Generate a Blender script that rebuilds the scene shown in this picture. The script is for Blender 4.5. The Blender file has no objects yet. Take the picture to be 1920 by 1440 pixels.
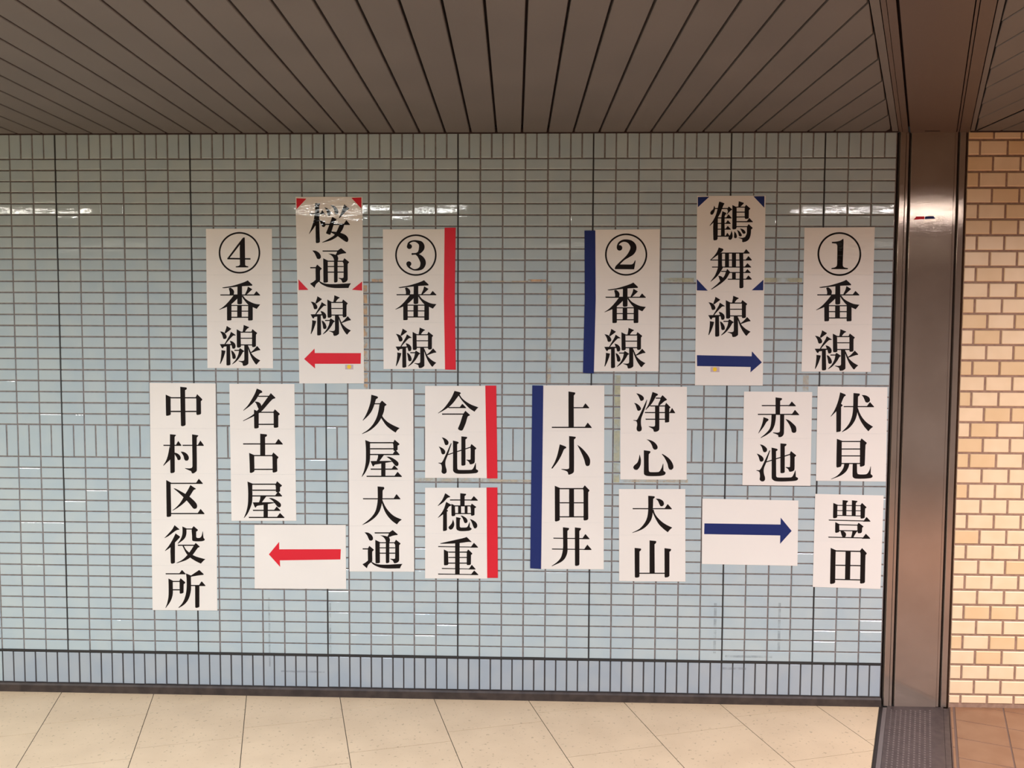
import bpy, math, random
from mathutils import Matrix, Vector
from mathutils.geometry import tessellate_polygon
# Underground passage: a tiled wall with paper direction signs. x runs along the wall, z is up, the tile
# faces lie in y = 0 and the viewer stands 3.9 m in front of them.
random.seed(7)
SC = bpy.context.scene
COL = SC.collection
FLOOR_Z, CEIL_Z = -2.433, 0.103

# ------------------------------------------------------------------ camera, world, exposure, lamps
cam = bpy.data.cameras.new('camera'); cam.lens = 30.844; cam.sensor_width = 36; cam.clip_start = 0.05; cam.clip_end = 60
co = bpy.data.objects.new('camera', cam); COL.objects.link(co)
rot = Matrix(((0.999462, -0.006395, 0.032167), (0.032494, 0.060355, -0.997648), (0.004439, 0.998157, 0.06053))).to_4x4()
co.matrix_world = Matrix.Translation((2.16704, -3.89322, -0.76099)) @ rot
SC.camera = co
SC.view_settings.view_transform = 'Standard'; SC.view_settings.look = 'None'
SC.view_settings.exposure = -0.30; SC.view_settings.gamma = 1.0; SC.view_settings.use_curve_mapping = False
w = bpy.data.worlds.new('world'); SC.world = w; w.use_nodes = True
w.node_tree.nodes['Background'].inputs[0].default_value = (1.0, 0.93, 0.84, 1)
w.node_tree.nodes['Background'].inputs[1].default_value = 0.015
TILE_C, TILE_C2 = (0.415, 0.51, 0.54), (0.45, 0.535, 0.545)
# ceiling lights: x centre, y centre, length, width, diffuser colour, diffuser strength, tube colour, tube watts thrown down
LP, LW, LY = 150.0, 74.0, -2.42
LAMPS = [(-1.74, LY, 1.24, 0.30, (1.0, 0.97, 0.88), LP, (0.92, 0.97, 1.0), LW), (1.02, LY, 1.24, 0.30, (0.95, 0.98, 0.96), LP, (0.84, 0.94, 1.18), LW),
         (4.56, LY, 1.24, 0.30, (1.0, 0.95, 0.94), LP, (0.89, 0.90, 1.16), LW), (-4.5, LY, 1.24, 0.30, (1.0, 0.92, 0.78), LP, (1.0, 0.96, 0.86), LW),
         (6.25, LY, 1.24, 0.30, (1.0, 0.86, 0.70), LP, (1.0, 0.84, 0.72), LW * 3.0)]
for _x in (-4.6, -2.2, 0.2, 2.6, 5.6):
    LAMPS.append((_x, -4.9, 1.24, 0.30, (1.0, 0.95, 0.86), LP * 0.1, (0.88, 0.94, 1.10), LW * 0.2))
for _x, _y, _l, _w, _c, _p, _tc, _tw in LAMPS:
    _a = bpy.data.lights.new('tube_light', 'AREA'); _a.shape = 'RECTANGLE'; _a.size = _l; _a.size_y = _w * 0.9
    _a.energy = _tw; _a.color = _tc; _a.spread = math.radians(164)
    _o = bpy.data.objects.new('tube_light', _a); COL.objects.link(_o); _o.location = (_x, _y, CEIL_Z - 0.011)

# ------------------------------------------------------------------ the printed matter, measured on the wall
# each sign: object name, label, category, group, origin (x, z in metres), then outlines in tenths of a millimetre
# from that origin: paper sheets, characters (outline P, bar B, ring O, ribbon T), edge tape, flat prints, gloss
SIGNS = [
["paper_sign","white paper sign with a circled 4, upper row, leftmost of the display top","sign","platform number signs in the upper row",[0.8226,-0.9344],[[-1467,6206,1498,6206,1489,4172,-1479,4165],[-1479,4162,1489,4169,1480,2097,-1490,2085],[-1490,2082,1480,2094,1471,6,-1502,0]],[[["O",[961,5148,956,5058,941,4969,918,4882,886,4797,846,4715,797,4638,742,4565,679,4498,610,4437,536,4383,457,4337,373,4298,286,4267,197,4245,106,4232,14,4227,-78,4231,-168,4244,-257,4266,-343,4296,-426,4335,-504,4381,-577,4435,-644,4495,-705,4562,-758,4635,-804,4712,-842,4794,-872,4878,-893,4966,-905,5055,-908,5145,-902,5235,-887,5325,-864,5412,-831,5497,-791,5578,-742,5656,-686,5728,-624,5795,-555,5855,-480,5909,-401,5955,-318,5994,-231,6024,-142,6046,-51,6059,41,6064,132,6059,223,6046,311,6025,397,5994,479,5956,557,5910,630,5856,697,5796,757,5730,811,5657,857,5580,895,5499,925,5414,946,5327,958,5238],[887,5148,881,5065,868,4983,846,4903,817,4825,780,4750,736,4679,684,4612,627,4550,564,4494,495,4445,422,4402,345,4366,266,4338,183,4318,100,4305,15,4301,-69,4305,-153,4317,-234,4337,-313,4365,-389,4400,-461,4443,-528,4492,-590,4548,-646,4609,-695,4676,-738,4747,-773,4822,-800,4900,-819,4980,-830,5063,-833,5145,-828,5228,-814,5310,-792,5391,-762,5469,-725,5544,-681,5615,-629,5681,-572,5743,-508,5798,-440,5848,-367,5890,-290,5926,-210,5954,-128,5974,-45,5986,40,5990,124,5986,207,5974,288,5954,367,5926,443,5891,515,5849,582,5800,643,5744,699,5683,748,5617,791,5546,826,5471,853,5393,872,5313,884,5231]],["P",[54,5608,189,5809,277,5822,277,4602,322,4565,416,4548,416,4499,-150,4498,-149,4547,-29,4564,40,4614]],["P",[189,5809,277,5822,53,5505,-419,4915,-475,4856,-525,4856,-524,4895]],["P",[-524,4925,521,4907,520,4843,-512,4853]]],[["P",[-770,3606,-342,3677,86,3801,287,3876,383,3925,585,3736,580,3687,547,3686,109,3661,-343,3615,-695,3572,-765,3584]],["P",[-482,3577,-393,3602,-282,3516,-238,3418,-260,3289,-448,3289,-439,3392]],["P",[-87,3665,121,3678,110,2912,92,2875,-3,2855,-78,2865,-103,2899]],["P",[384,3654,587,3531,316,3291,241,3291,339,3494]],["B",[-870,3297,925,3303,924,3253,-861,3248]],["B",[616,3255,760,3443,775,3443,930,3280,924,3256]],["P",[-268,3262,-401,3091,-593,2880,-758,2736,-931,2624,-918,2609,-835,2642,-582,2744,-354,2881,-105,3109,2,3246]],["P",[102,3221,153,3261,276,3103,475,2978,699,2887,929,2856,835,2742,766,2658,584,2741,373,2856,176,3098]],["P",[-574,2762,-366,2898,-377,2168,-416,2143,-566,2135,-579,2167]],["P",[386,2876,592,2753,584,2172,551,2147,388,2139,371,2171]],["B",[-109,2820,96,2821,89,2276,-117,2276]],["B",[-380,2832,385,2834,384,2790,-371,2787]],["B",[-384,2577,381,2579,381,2535,-375,2532]],["B",[-388,2307,378,2310,377,2260,-379,2257]]],[["P",[-600,1897,-396,1773,-409,1744,-651,1561,-701,1586,-622,1797]],["P",[-906,1652,-801,1635,-688,1574,-622,1474,-603,1388,-642,1320,-730,1305,-767,1337,-803,1474,-852,1573]],["P",[-411,1637,-192,1489,-204,1471,-325,1451,-607,1151,-658,1077,-708,1089,-463,1500,-424,1600]],["P",[-467,1239,-329,1190,-230,1091,-207,979,-238,892,-309,872,-359,891,-382,1003,-431,1127]],["P",[-923,1080,-331,1091,-331,1053,-635,977,-736,964,-792,882,-837,914]],["P",[-621,1039,-457,1053,-453,168,-509,131,-623,125,-637,167]],["P",[-856,814,-670,783,-703,653,-795,403,-904,191,-932,198,-896,378,-858,677]],["P",[-423,804,-336,767,-237,631,-206,506,-227,431,-316,414,-360,456,-376,580]],["P",[172,1945,409,1846,414,1822,333,1777,243,1665,230,1615,117,1627,158,1826]],["P",[-150,1750,54,1639,29,1602,32,968,-31,930,-132,930,-151,967]],["B",[29,1644,544,1646,544,1597,39,1594]],["B",[25,1368,541,1371,540,1326,35,1324]],["B",[21,1075,537,1077,536,1028,30,1025]],["P",[506,1629,563,1758,769,1593,769,1560,723,1510,711,996,661,959,560,951,535,995,544,1592]],["P",[184,1056,360,1057,361,223,323,173,234,122,133,109,103,147,90,234,35,271,-90,320,-90,340,61,328,149,346,175,396]],["P",[323,1057,384,957,506,672,642,523,754,437,904,355,815,275,733,170,688,192,540,411,430,659,358,883]],["P",[762,1009,905,848,905,818,784,798,531,704,463,689,469,722,596,822,744,984]],["B",[-272,830,30,831,29,781,-262,780]],["P",[-71,818,-11,906,180,777,172,752,117,720,39,582,-89,407,-230,269,-370,176,-374,201,-216,382,-99,607,-58,793]]]],None,[],0],
["paper_sign","glossy laminated white sign (桜通線) with red corner triangles and a red arrow","sign",None,[1.2311,-1.0008],[[-1519,8274,1463,8273,1476,4148,-1476,4140],[-1476,4137,1476,4145,1489,18,-1433,0]],[[["P",[-645,7998,-418,7978,-418,7944,-461,7888,-463,7023,-445,6303,-495,6254,-607,6242,-631,6279,-637,7023,-650,7511]],["B",[-905,7555,-236,7555,-236,7506,-895,7506]],["B",[-434,7508,-338,7691,-327,7691,-224,7532,-229,7508]],["P",[-670,7511,-599,7121,-700,6926,-800,6791,-921,6637,-931,6657,-837,6865,-735,7170]],["P",[-474,7267,-375,7231,-214,7158,-183,7024,-241,6946,-328,6955,-376,7048]],["P",[-233,7815,-122,7779,-12,7693,49,7584,36,7487,-14,7438,-88,7450,-112,7560,-160,7706]],["P",[32,7912,200,7876,323,7779,384,7645,383,7547,321,7506,234,7523,211,7633,150,7791]],["P",[658,7949,879,7754,867,7730,767,7681,618,7523,443,7341,406,7353,507,7560,595,7803]],["B",[-227,7092,882,7092,882,7039,-218,7038]],["B",[595,7041,732,7248,747,7248,897,7068,892,7041]],["P",[110,7394,300,7292,294,7248,232,7207,93,6804,29,6621,-21,6609,-157,6663,-169,6694,-80,6902,46,7219]],["P",[55,6755,265,6736,513,6683,686,6610,796,6500,828,6390,795,6305,733,6292,585,6378,363,6536,55,6707]],["P",[454,7073,659,7073,563,6829,363,6561,239,6463,15,6353,-334,6262,-353,6279,-84,6414,190,6585,315,6780,404,6975]]],[["P",[-796,5919,-635,5904,-487,5814,-408,5679,-414,5581,-489,5532,-576,5552,-625,5655,-686,5789]],["B",[-895,5183,-629,5184,-630,5130,-886,5129]],["P",[-649,5159,-578,5299,-376,5128,-381,5096,-449,5030,-453,4600,-523,4526,-636,4427,-705,4267,-897,4439,-892,4464,-772,4525,-652,4624]],["P",[-522,4600,-423,4539,-299,4477,-101,4441,223,4435,596,4455,931,4473,856,4358,818,4264,221,4258,-102,4301,-300,4379,-424,4453,-528,4563]],["B",[-337,5919,396,5920,395,5867,-327,5866]],["P",[346,5913,496,6023,725,5833,717,5799,506,5767,307,5693,220,5693,283,5778]],["P",[-90,5778,59,5773,208,5742,332,5693,368,5571,337,5436,181,5436,169,5546,108,5656,22,5729]],["P",[-307,5577,-92,5472,-102,5410,-100,4527,-175,4497,-287,4497,-304,4527]],["B",[-117,5467,591,5468,590,5419,-107,5418]],["P",[553,5424,641,5583,846,5417,846,5383,788,5326,784,4652,746,4566,646,4509,559,4499,522,4553,485,4627,374,4688,379,4713,548,4701,598,4725,602,5338]],["P",[177,5533,338,5558,331,4553,273,4508,186,4503,169,4540]],["B",[-106,5232,601,5233,601,5189,-97,5187]],["B",[-109,4986,600,4988,599,4939,-99,4937]]],[["P",[-581,3896,-379,3774,-391,3745,-629,3566,-678,3590,-602,3798]],["P",[-882,3655,-777,3639,-666,3578,-600,3480,-581,3395,-619,3328,-706,3313,-743,3345,-779,3480,-828,3577]],["P",[-392,3640,-175,3494,-188,3477,-307,3457,-583,3162,-633,3088,-683,3100,-443,3505,-405,3603]],["P",[-446,3248,-309,3200,-211,3102,-187,2992,-217,2906,-287,2886,-337,2906,-361,3016,-409,3138]],["P",[-894,3092,-310,3102,-310,3065,-609,2990,-709,2978,-764,2897,-809,2928]],["P",[-596,3052,-435,3065,-425,2194,-480,2157,-592,2152,-607,2193]],["P",[-827,2830,-643,2799,-674,2672,-764,2426,-870,2217,-898,2224,-864,2401,-828,2695]],["P",[-400,2820,-313,2783,-215,2649,-183,2526,-204,2453,-291,2435,-335,2477,-352,2599]],["P",[181,3942,415,3845,420,3821,341,3777,253,3666,240,3618,129,3629,167,3825]],["P",[-136,3751,67,3641,42,3605,49,2981,-13,2944,-113,2943,-132,2980]],["B",[42,3646,550,3648,550,3599,51,3597]],["B",[40,3375,548,3377,548,3333,49,3331]],["B",[37,3086,546,3088,546,3039,47,3037]],["P",[513,3631,568,3758,773,3595,773,3563,728,3514,719,3008,669,2971,570,2963,546,3007,550,3594]],["P",[199,3067,372,3068,379,2247,341,2198,254,2148,154,2135,124,2172,110,2258,56,2294,-68,2343,-68,2363,81,2351,168,2369,194,2418]],["P",[335,3068,396,2970,518,2689,654,2542,765,2457,913,2377,826,2298,746,2195,701,2216,554,2432,444,2676,371,2896]],["P",[769,3020,912,2862,912,2832,792,2812,544,2721,476,2706,482,2738,606,2836,751,2996]],["B",[-250,2845,48,2846,47,2797,-241,2796]],["P",[-52,2833,6,2919,196,2793,189,2768,134,2736,58,2601,-67,2429,-205,2293,-343,2202,-348,2226,-192,2404,-78,2625,-39,2809]]]],None,[["corner_triangle","red",[-1476,8212,-1030,8192,-1474,7730]],["corner_triangle","red",[969,8228,1418,8245,1415,7754]],["corner_triangle","red",[-1426,4642,-980,4173,-1419,4167]],["corner_triangle","red",[1428,4556,1426,4151,967,4186]],["arrow","red",[-1205,1098,-730,1567,-722,1368,1355,1374,1339,896,-718,884,-713,673]],["small_square","mauve",[645,854,1007,856,1006,645,643,643]],["yellow_dot","yellow",[914,762,904,721,878,688,840,669,797,669,759,687,733,720,724,760,734,801,760,834,799,853,841,853,879,835,905,802]]],1],
["paper_sign","white paper sign with a circled 3, red tape down its right edge","sign","platform number signs in the upper row",[1.6049,-0.934],[[-1377,6182,1371,6195,1373,4186,-1375,4180],[-1375,4177,1373,4183,1375,2082,-1373,2070],[-1373,2068,1375,2079,1377,16,-1371,0]],[[["O",[1008,5054,1003,4965,990,4877,968,4790,937,4706,899,4625,852,4548,798,4476,738,4410,671,4350,598,4296,520,4250,439,4212,353,4181,266,4159,176,4146,86,4141,-4,4145,-94,4158,-182,4180,-267,4210,-348,4248,-426,4294,-498,4347,-565,4407,-626,4473,-679,4545,-726,4622,-764,4703,-794,4787,-816,4873,-829,4962,-833,5051,-828,5140,-815,5229,-792,5316,-762,5400,-723,5480,-676,5557,-622,5629,-561,5695,-494,5755,-421,5808,-344,5854,-262,5892,-177,5922,-89,5944,0,5957,90,5962,180,5957,269,5944,357,5923,441,5893,523,5855,600,5809,672,5756,739,5696,800,5630,853,5559,899,5483,938,5402,968,5318,990,5232,1003,5143],[934,5054,929,4972,917,4891,897,4811,869,4734,833,4659,791,4589,741,4523,685,4462,624,4406,557,4357,486,4315,410,4279,332,4251,251,4231,169,4219,86,4215,3,4219,-79,4230,-160,4250,-238,4278,-313,4313,-384,4355,-451,4404,-513,4459,-568,4520,-618,4586,-660,4656,-696,4731,-723,4808,-743,4888,-755,4969,-759,5051,-755,5133,-742,5215,-722,5294,-693,5372,-658,5446,-615,5516,-565,5582,-509,5643,-447,5698,-380,5747,-309,5790,-234,5825,-156,5852,-75,5872,7,5884,90,5889,173,5885,255,5873,335,5853,413,5825,488,5790,559,5748,625,5700,687,5645,742,5584,792,5518,834,5448,870,5374,897,5297,918,5217,930,5136]],["T",[-212,5437,-210,5455,-208,5480,-206,5505,-201,5528,-195,5544,-186,5557,-173,5571,-157,5585,-138,5598,-118,5609,-95,5619,-68,5629,-40,5636,-12,5640,15,5640,41,5636,67,5628,93,5617,118,5604,142,5588,165,5570,187,5549,206,5528,218,5509,223,5495,224,5484,225,5471,226,5457,227,5442,228,5428,227,5418,226,5409,225,5397,223,5383,220,5364,217,5341,213,5314,208,5285,202,5259,195,5237,186,5220,174,5203,160,5188,142,5174,124,5163,105,5155,84,5150,60,5147,35,5145,12,5143,-11,5141,-34,5141,-55,5142,-73,5142,-86,5143],[-301,5448,-298,5464,-295,5489,-291,5520,-282,5553,-268,5585,-248,5610,-226,5630,-201,5648,-175,5663,-148,5676,-118,5686,-86,5694,-52,5701,-18,5705,15,5708,49,5709,83,5709,117,5706,151,5702,185,5697,220,5692,257,5685,296,5675,336,5659,374,5635,407,5603,432,5567,451,5531,464,5495,472,5458,476,5420,474,5381,467,5345,456,5310,440,5279,419,5247,393,5217,364,5188,334,5161,302,5137,271,5118,239,5103,209,5093,180,5086,151,5079,121,5075,92,5072,64,5072,39,5071,16,5070,-7,5068,-30,5065,-52,5063,-70,5061,-83,5060]],["B",[-86,5430,-90,5401,-102,5374,-120,5351,-143,5333,-171,5322,-200,5318,-229,5322,-257,5333,-280,5351,-298,5374,-310,5401,-313,5430,-309,5459,-298,5486,-280,5509,-256,5527,-229,5539,-200,5542,-170,5539,-143,5527,-119,5510,-101,5486,-90,5459]],["B",[-21,5101,-22,5090,-27,5079,-34,5070,-43,5063,-54,5059,-65,5057,-77,5059,-87,5063,-96,5070,-103,5079,-108,5090,-109,5101,-108,5113,-103,5123,-96,5132,-87,5139,-76,5144,-65,5145,-53,5144,-43,5139,-33,5132,-26,5123,-22,5113]],["T",[74,5068,86,5059,102,5049,119,5036,135,5021,150,5004,164,4981,181,4954,198,4924,213,4894,226,4866,239,4839,253,4812,264,4786,273,4764,279,4745,282,4730,285,4717,286,4705,287,4692,287,4675,285,4653,282,4629,278,4604,273,4583,267,4565,258,4548,243,4528,222,4507,197,4488,171,4472,142,4459,110,4449,77,4441,45,4437,16,4437,-8,4440,-31,4448,-52,4459,-74,4471,-94,4484,-112,4496,-127,4507,-140,4519,-153,4532,-166,4547,-182,4565,-200,4586,-218,4609,-234,4629,-246,4644],[103,5135,116,5133,136,5129,162,5124,192,5115,224,5102,256,5086,291,5068,326,5047,361,5023,393,4996,422,4967,449,4936,473,4901,495,4864,513,4824,525,4785,531,4745,532,4704,528,4664,519,4626,505,4589,487,4550,464,4512,435,4475,400,4442,361,4417,320,4399,279,4388,239,4380,200,4374,161,4369,121,4367,81,4367,44,4370,8,4374,-24,4381,-54,4391,-81,4402,-105,4413,-128,4424,-149,4434,-170,4444,-189,4455,-208,4468,-228,4483,-250,4503,-272,4525,-292,4548,-309,4568,-321,4581]],["B",[-113,4669,-117,4640,-128,4613,-146,4589,-170,4572,-197,4560,-227,4556,-256,4560,-284,4571,-307,4589,-325,4612,-336,4639,-340,4669,-336,4698,-325,4725,-307,4748,-283,4766,-256,4777,-226,4781,-197,4777,-169,4766,-146,4748,-128,4725,-117,4698]]],[["P",[-687,3636,-266,3706,154,3829,352,3903,446,3952,648,3765,643,3716,611,3716,179,3690,-266,3645,-613,3602,-682,3614]],["P",[-403,3607,-316,3632,-205,3547,-161,3449,-181,3322,-366,3321,-359,3424]],["P",[-14,3694,191,3707,190,2948,172,2911,78,2891,4,2900,-21,2935]],["P",[451,3683,653,3562,388,3323,314,3323,408,3524]],["B",[-782,3329,989,3335,989,3286,-773,3280]],["B",[685,3287,824,3474,840,3474,994,3313,989,3288]],["P",[-188,3295,-317,3125,-504,2916,-665,2773,-834,2662,-822,2647,-740,2679,-492,2781,-268,2917,-25,3143,79,3278]],["P",[178,3254,228,3293,351,3137,549,3013,771,2923,998,2892,907,2779,840,2695,660,2778,449,2892,252,3132]],["P",[-484,2798,-281,2934,-283,2209,-320,2184,-469,2176,-481,2208]],["P",[462,2912,667,2790,666,2213,634,2188,473,2180,456,2212]],["B",[-26,2856,177,2857,176,2317,-27,2316]],["B",[-293,2868,462,2870,462,2826,-284,2823]],["B",[-294,2615,461,2617,461,2573,-284,2570]],["B",[-295,2347,461,2350,461,2301,-285,2298]]],[["P",[-516,1809,-312,1688,-324,1659,-562,1479,-611,1504,-536,1711]],["P",[-815,1568,-711,1552,-599,1491,-532,1394,-512,1309,-550,1242,-637,1227,-674,1259,-711,1393,-761,1491]],["P",[-325,1554,-106,1408,-119,1391,-238,1371,-513,1076,-563,1003,-613,1015,-375,1419,-337,1517]],["P",[-376,1163,-239,1114,-139,1017,-115,907,-145,822,-215,802,-264,821,-289,931,-339,1053]],["P",[-825,1006,-239,1017,-239,980,-538,905,-638,892,-693,811,-738,843]],["P",[-526,966,-364,979,-349,110,-404,73,-516,68,-531,109]],["P",[-756,745,-571,714,-602,587,-690,341,-796,132,-823,140,-790,316,-756,610]],["P",[-327,735,-240,699,-141,565,-108,443,-129,369,-216,351,-261,393,-278,515]],["P",[248,1856,484,1760,489,1735,410,1691,322,1581,310,1532,198,1544,236,1739]],["P",[-68,1665,136,1556,111,1519,122,896,60,859,-40,859,-60,895]],["B",[111,1561,621,1563,621,1514,121,1512]],["B",[110,1290,620,1292,620,1248,120,1246]],["B",[110,1001,620,1004,620,955,120,953]],["P",[583,1546,638,1673,844,1510,844,1479,800,1430,794,924,744,887,645,879,620,923,621,1509]],["P",[271,983,446,984,457,164,419,115,332,65,232,53,202,89,188,175,133,211,8,259,8,279,158,268,245,285,270,334]],["P",[408,983,470,886,594,605,731,459,843,374,992,294,905,216,825,112,781,134,631,349,520,593,445,812]],["P",[844,937,988,779,988,749,868,729,619,637,552,622,557,654,682,753,826,912]],["B",[-177,760,122,762,121,713,-168,711]],["P",[22,749,79,835,271,709,263,684,209,652,134,517,9,345,-129,210,-266,118,-271,143,-116,320,-3,541,34,725]]]],["red",[1361,6254,1852,6259,1816,3140,1860,-12,1381,-8,1330,3138]],[],0],
["paper_sign","white paper sign with a circled 2, dark blue tape down its left edge","sign","platform number signs in the upper row",[2.5445,-0.9392],[[-1432,6224,1418,6250,1426,4158,-1430,4151],[-1430,4149,1426,4156,1434,2098,-1429,2086],[-1429,2083,1434,2095,1443,22,-1428,0]],[[["O",[878,5143,875,5053,863,4964,842,4876,813,4791,775,4709,730,4632,677,4559,617,4492,551,4431,479,4377,401,4330,320,4292,235,4261,147,4239,58,4225,-33,4221,-123,4225,-213,4238,-302,4260,-387,4290,-470,4328,-548,4375,-622,4429,-690,4489,-752,4556,-806,4629,-854,4706,-894,4788,-925,4873,-948,4961,-962,5050,-968,5140,-964,5231,-952,5320,-931,5408,-901,5493,-864,5574,-818,5652,-765,5724,-704,5791,-638,5852,-566,5905,-489,5952,-407,5990,-322,6021,-235,6043,-146,6056,-55,6061,35,6056,125,6043,213,6021,298,5991,380,5953,459,5906,532,5853,600,5792,661,5726,716,5653,764,5576,803,5495,835,5410,858,5323,873,5233],[806,5143,803,5060,792,4978,772,4897,745,4819,711,4744,669,4672,620,4605,565,4543,504,4487,437,4438,366,4395,291,4359,213,4331,132,4310,50,4298,-34,4293,-117,4297,-200,4309,-281,4329,-360,4357,-436,4393,-508,4435,-576,4485,-639,4541,-696,4602,-746,4669,-790,4741,-827,4816,-856,4894,-877,4975,-890,5057,-895,5140,-892,5224,-880,5306,-861,5387,-834,5465,-799,5540,-757,5611,-708,5678,-652,5740,-591,5796,-525,5845,-454,5888,-379,5923,-301,5951,-220,5972,-138,5984,-54,5988,29,5984,111,5972,192,5952,271,5924,347,5889,419,5846,487,5797,549,5741,606,5680,656,5613,700,5542,737,5467,766,5389,787,5308,800,5226]],["T",[-387,5415,-387,5430,-388,5450,-388,5472,-386,5493,-380,5514,-372,5536,-361,5562,-348,5587,-333,5609,-315,5627,-293,5644,-265,5661,-235,5676,-204,5687,-175,5695,-147,5698,-118,5698,-88,5694,-59,5688,-30,5678,-4,5664,22,5647,45,5628,65,5608,80,5589,95,5568,109,5545,122,5522,131,5501,135,5484,138,5471,139,5459,139,5446,139,5433,137,5418,134,5401,128,5381,119,5358,109,5333,97,5307,83,5277,65,5243,42,5205,17,5167,-9,5131,-35,5099,-62,5068,-92,5038,-124,5006,-156,4975,-190,4942,-224,4910,-259,4878,-294,4846,-327,4814,-360,4782,-394,4748,-427,4715,-456,4685,-479,4658,-496,4636,-507,4616,-514,4601,-518,4590,-521,4582],[-455,5415,-456,5428,-457,5449,-458,5475,-456,5504,-451,5534,-442,5563,-431,5593,-416,5625,-397,5657,-373,5686,-344,5712,-311,5736,-275,5757,-238,5774,-200,5788,-161,5798,-121,5803,-82,5804,-43,5803,-4,5801,35,5797,77,5791,119,5782,161,5769,202,5750,241,5726,278,5698,312,5665,343,5629,369,5589,388,5546,401,5501,407,5456,406,5410,400,5365,388,5321,371,5278,350,5237,324,5199,293,5162,256,5128,214,5097,171,5071,128,5046,88,5022,48,4998,8,4977,-30,4957,-67,4936,-102,4912,-137,4884,-171,4853,-205,4821,-237,4788,-268,4756,-298,4723,-329,4688,-357,4653,-383,4621,-404,4596,-418,4579,-429,4566,-436,4557,-443,4549,-448,4541]],["B",[-213,5434,-217,5403,-228,5374,-247,5349,-272,5330,-301,5317,-333,5313,-364,5317,-394,5329,-419,5349,-439,5374,-451,5403,-456,5434,-452,5465,-440,5495,-421,5520,-396,5539,-367,5551,-336,5555,-304,5551,-275,5539,-249,5520,-230,5495,-217,5466]],["P",[-525,4506,-526,4571,-442,4664,-321,4712,153,4709,262,4743,345,4888,377,4893,348,4690,314,4500]]],[["P",[-836,3607,-418,3677,-2,3801,194,3875,286,3925,490,3736,486,3687,454,3687,24,3661,-418,3615,-762,3573,-831,3585]],["P",[-553,3578,-467,3603,-355,3517,-310,3419,-328,3291,-512,3290,-506,3394]],["P",[-168,3665,36,3678,46,2915,29,2878,-64,2858,-138,2868,-163,2902]],["P",[295,3654,498,3532,238,3293,164,3292,255,3494]],["B",[-926,3299,835,3304,835,3255,-916,3249]],["B",[533,3257,669,3444,684,3444,840,3282,835,3258]],["P",[-335,3264,-461,3093,-643,2883,-802,2739,-968,2628,-956,2613,-875,2645,-629,2747,-409,2884,-171,3111,-69,3247]],["P",[30,3223,78,3262,203,3105,402,2980,624,2890,851,2859,761,2745,696,2661,515,2744,305,2859,105,3100]],["P",[-622,2765,-422,2901,-413,2173,-450,2148,-598,2140,-611,2172]],["P",[317,2879,523,2757,530,2177,499,2152,339,2144,321,2176]],["B",[-167,2823,35,2824,41,2281,-161,2280]],["B",[-433,2834,317,2837,318,2793,-423,2790]],["B",[-430,2580,321,2583,321,2539,-420,2536]],["B",[-427,2311,324,2314,325,2265,-417,2262]]],[["P",[-660,1889,-454,1768,-467,1739,-701,1561,-751,1585,-678,1792]],["P",[-955,1650,-851,1633,-738,1573,-670,1476,-649,1391,-686,1325,-772,1310,-810,1341,-849,1475,-900,1572]],["P",[-465,1635,-245,1490,-257,1473,-376,1453,-646,1159,-695,1086,-745,1098,-514,1501,-477,1598]],["P",[-511,1245,-373,1197,-273,1100,-247,991,-275,905,-345,886,-395,905,-421,1014,-472,1136]],["P",[-957,1090,-372,1100,-372,1063,-669,989,-769,976,-823,895,-868,927]],["P",[-658,1050,-496,1063,-469,197,-523,160,-635,154,-651,196]],["P",[-884,829,-700,798,-728,671,-813,427,-915,219,-942,226,-912,402,-883,695]],["P",[-456,819,-368,783,-267,649,-234,528,-253,454,-340,437,-385,478,-404,600]],["P",[102,1936,339,1840,344,1816,266,1772,180,1662,168,1613,56,1625,91,1820]],["P",[-211,1745,-6,1637,-30,1600,-10,980,-72,943,-171,942,-192,979]],["B",[-31,1642,478,1644,479,1595,-20,1593]],["B",[-27,1372,482,1374,482,1330,-17,1328]],["B",[-24,1085,485,1087,486,1038,-13,1036]],["P",[441,1627,494,1753,702,1591,702,1560,658,1511,660,1008,611,971,512,963,486,1007,479,1590]],["P",[138,1066,312,1067,335,250,298,201,211,152,112,139,82,176,66,261,11,297,-114,345,-115,365,35,354,122,371,146,420]],["P",[274,1067,338,969,466,690,604,545,717,460,867,380,781,302,703,199,658,220,506,434,391,677,314,896]],["P",[710,1020,856,863,856,833,737,813,490,722,423,707,428,739,551,837,693,996]],["B",[-307,844,-9,846,-8,797,-296,796]],["P",[-108,833,-52,919,141,793,134,769,80,737,7,602,-115,431,-251,296,-387,205,-392,229,-240,406,-130,626,-95,809]]]],["blue",[-1879,6182,-1403,6190,-1354,3212,-1403,-83,-1887,-62,-1840,3210]],[],0],
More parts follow.
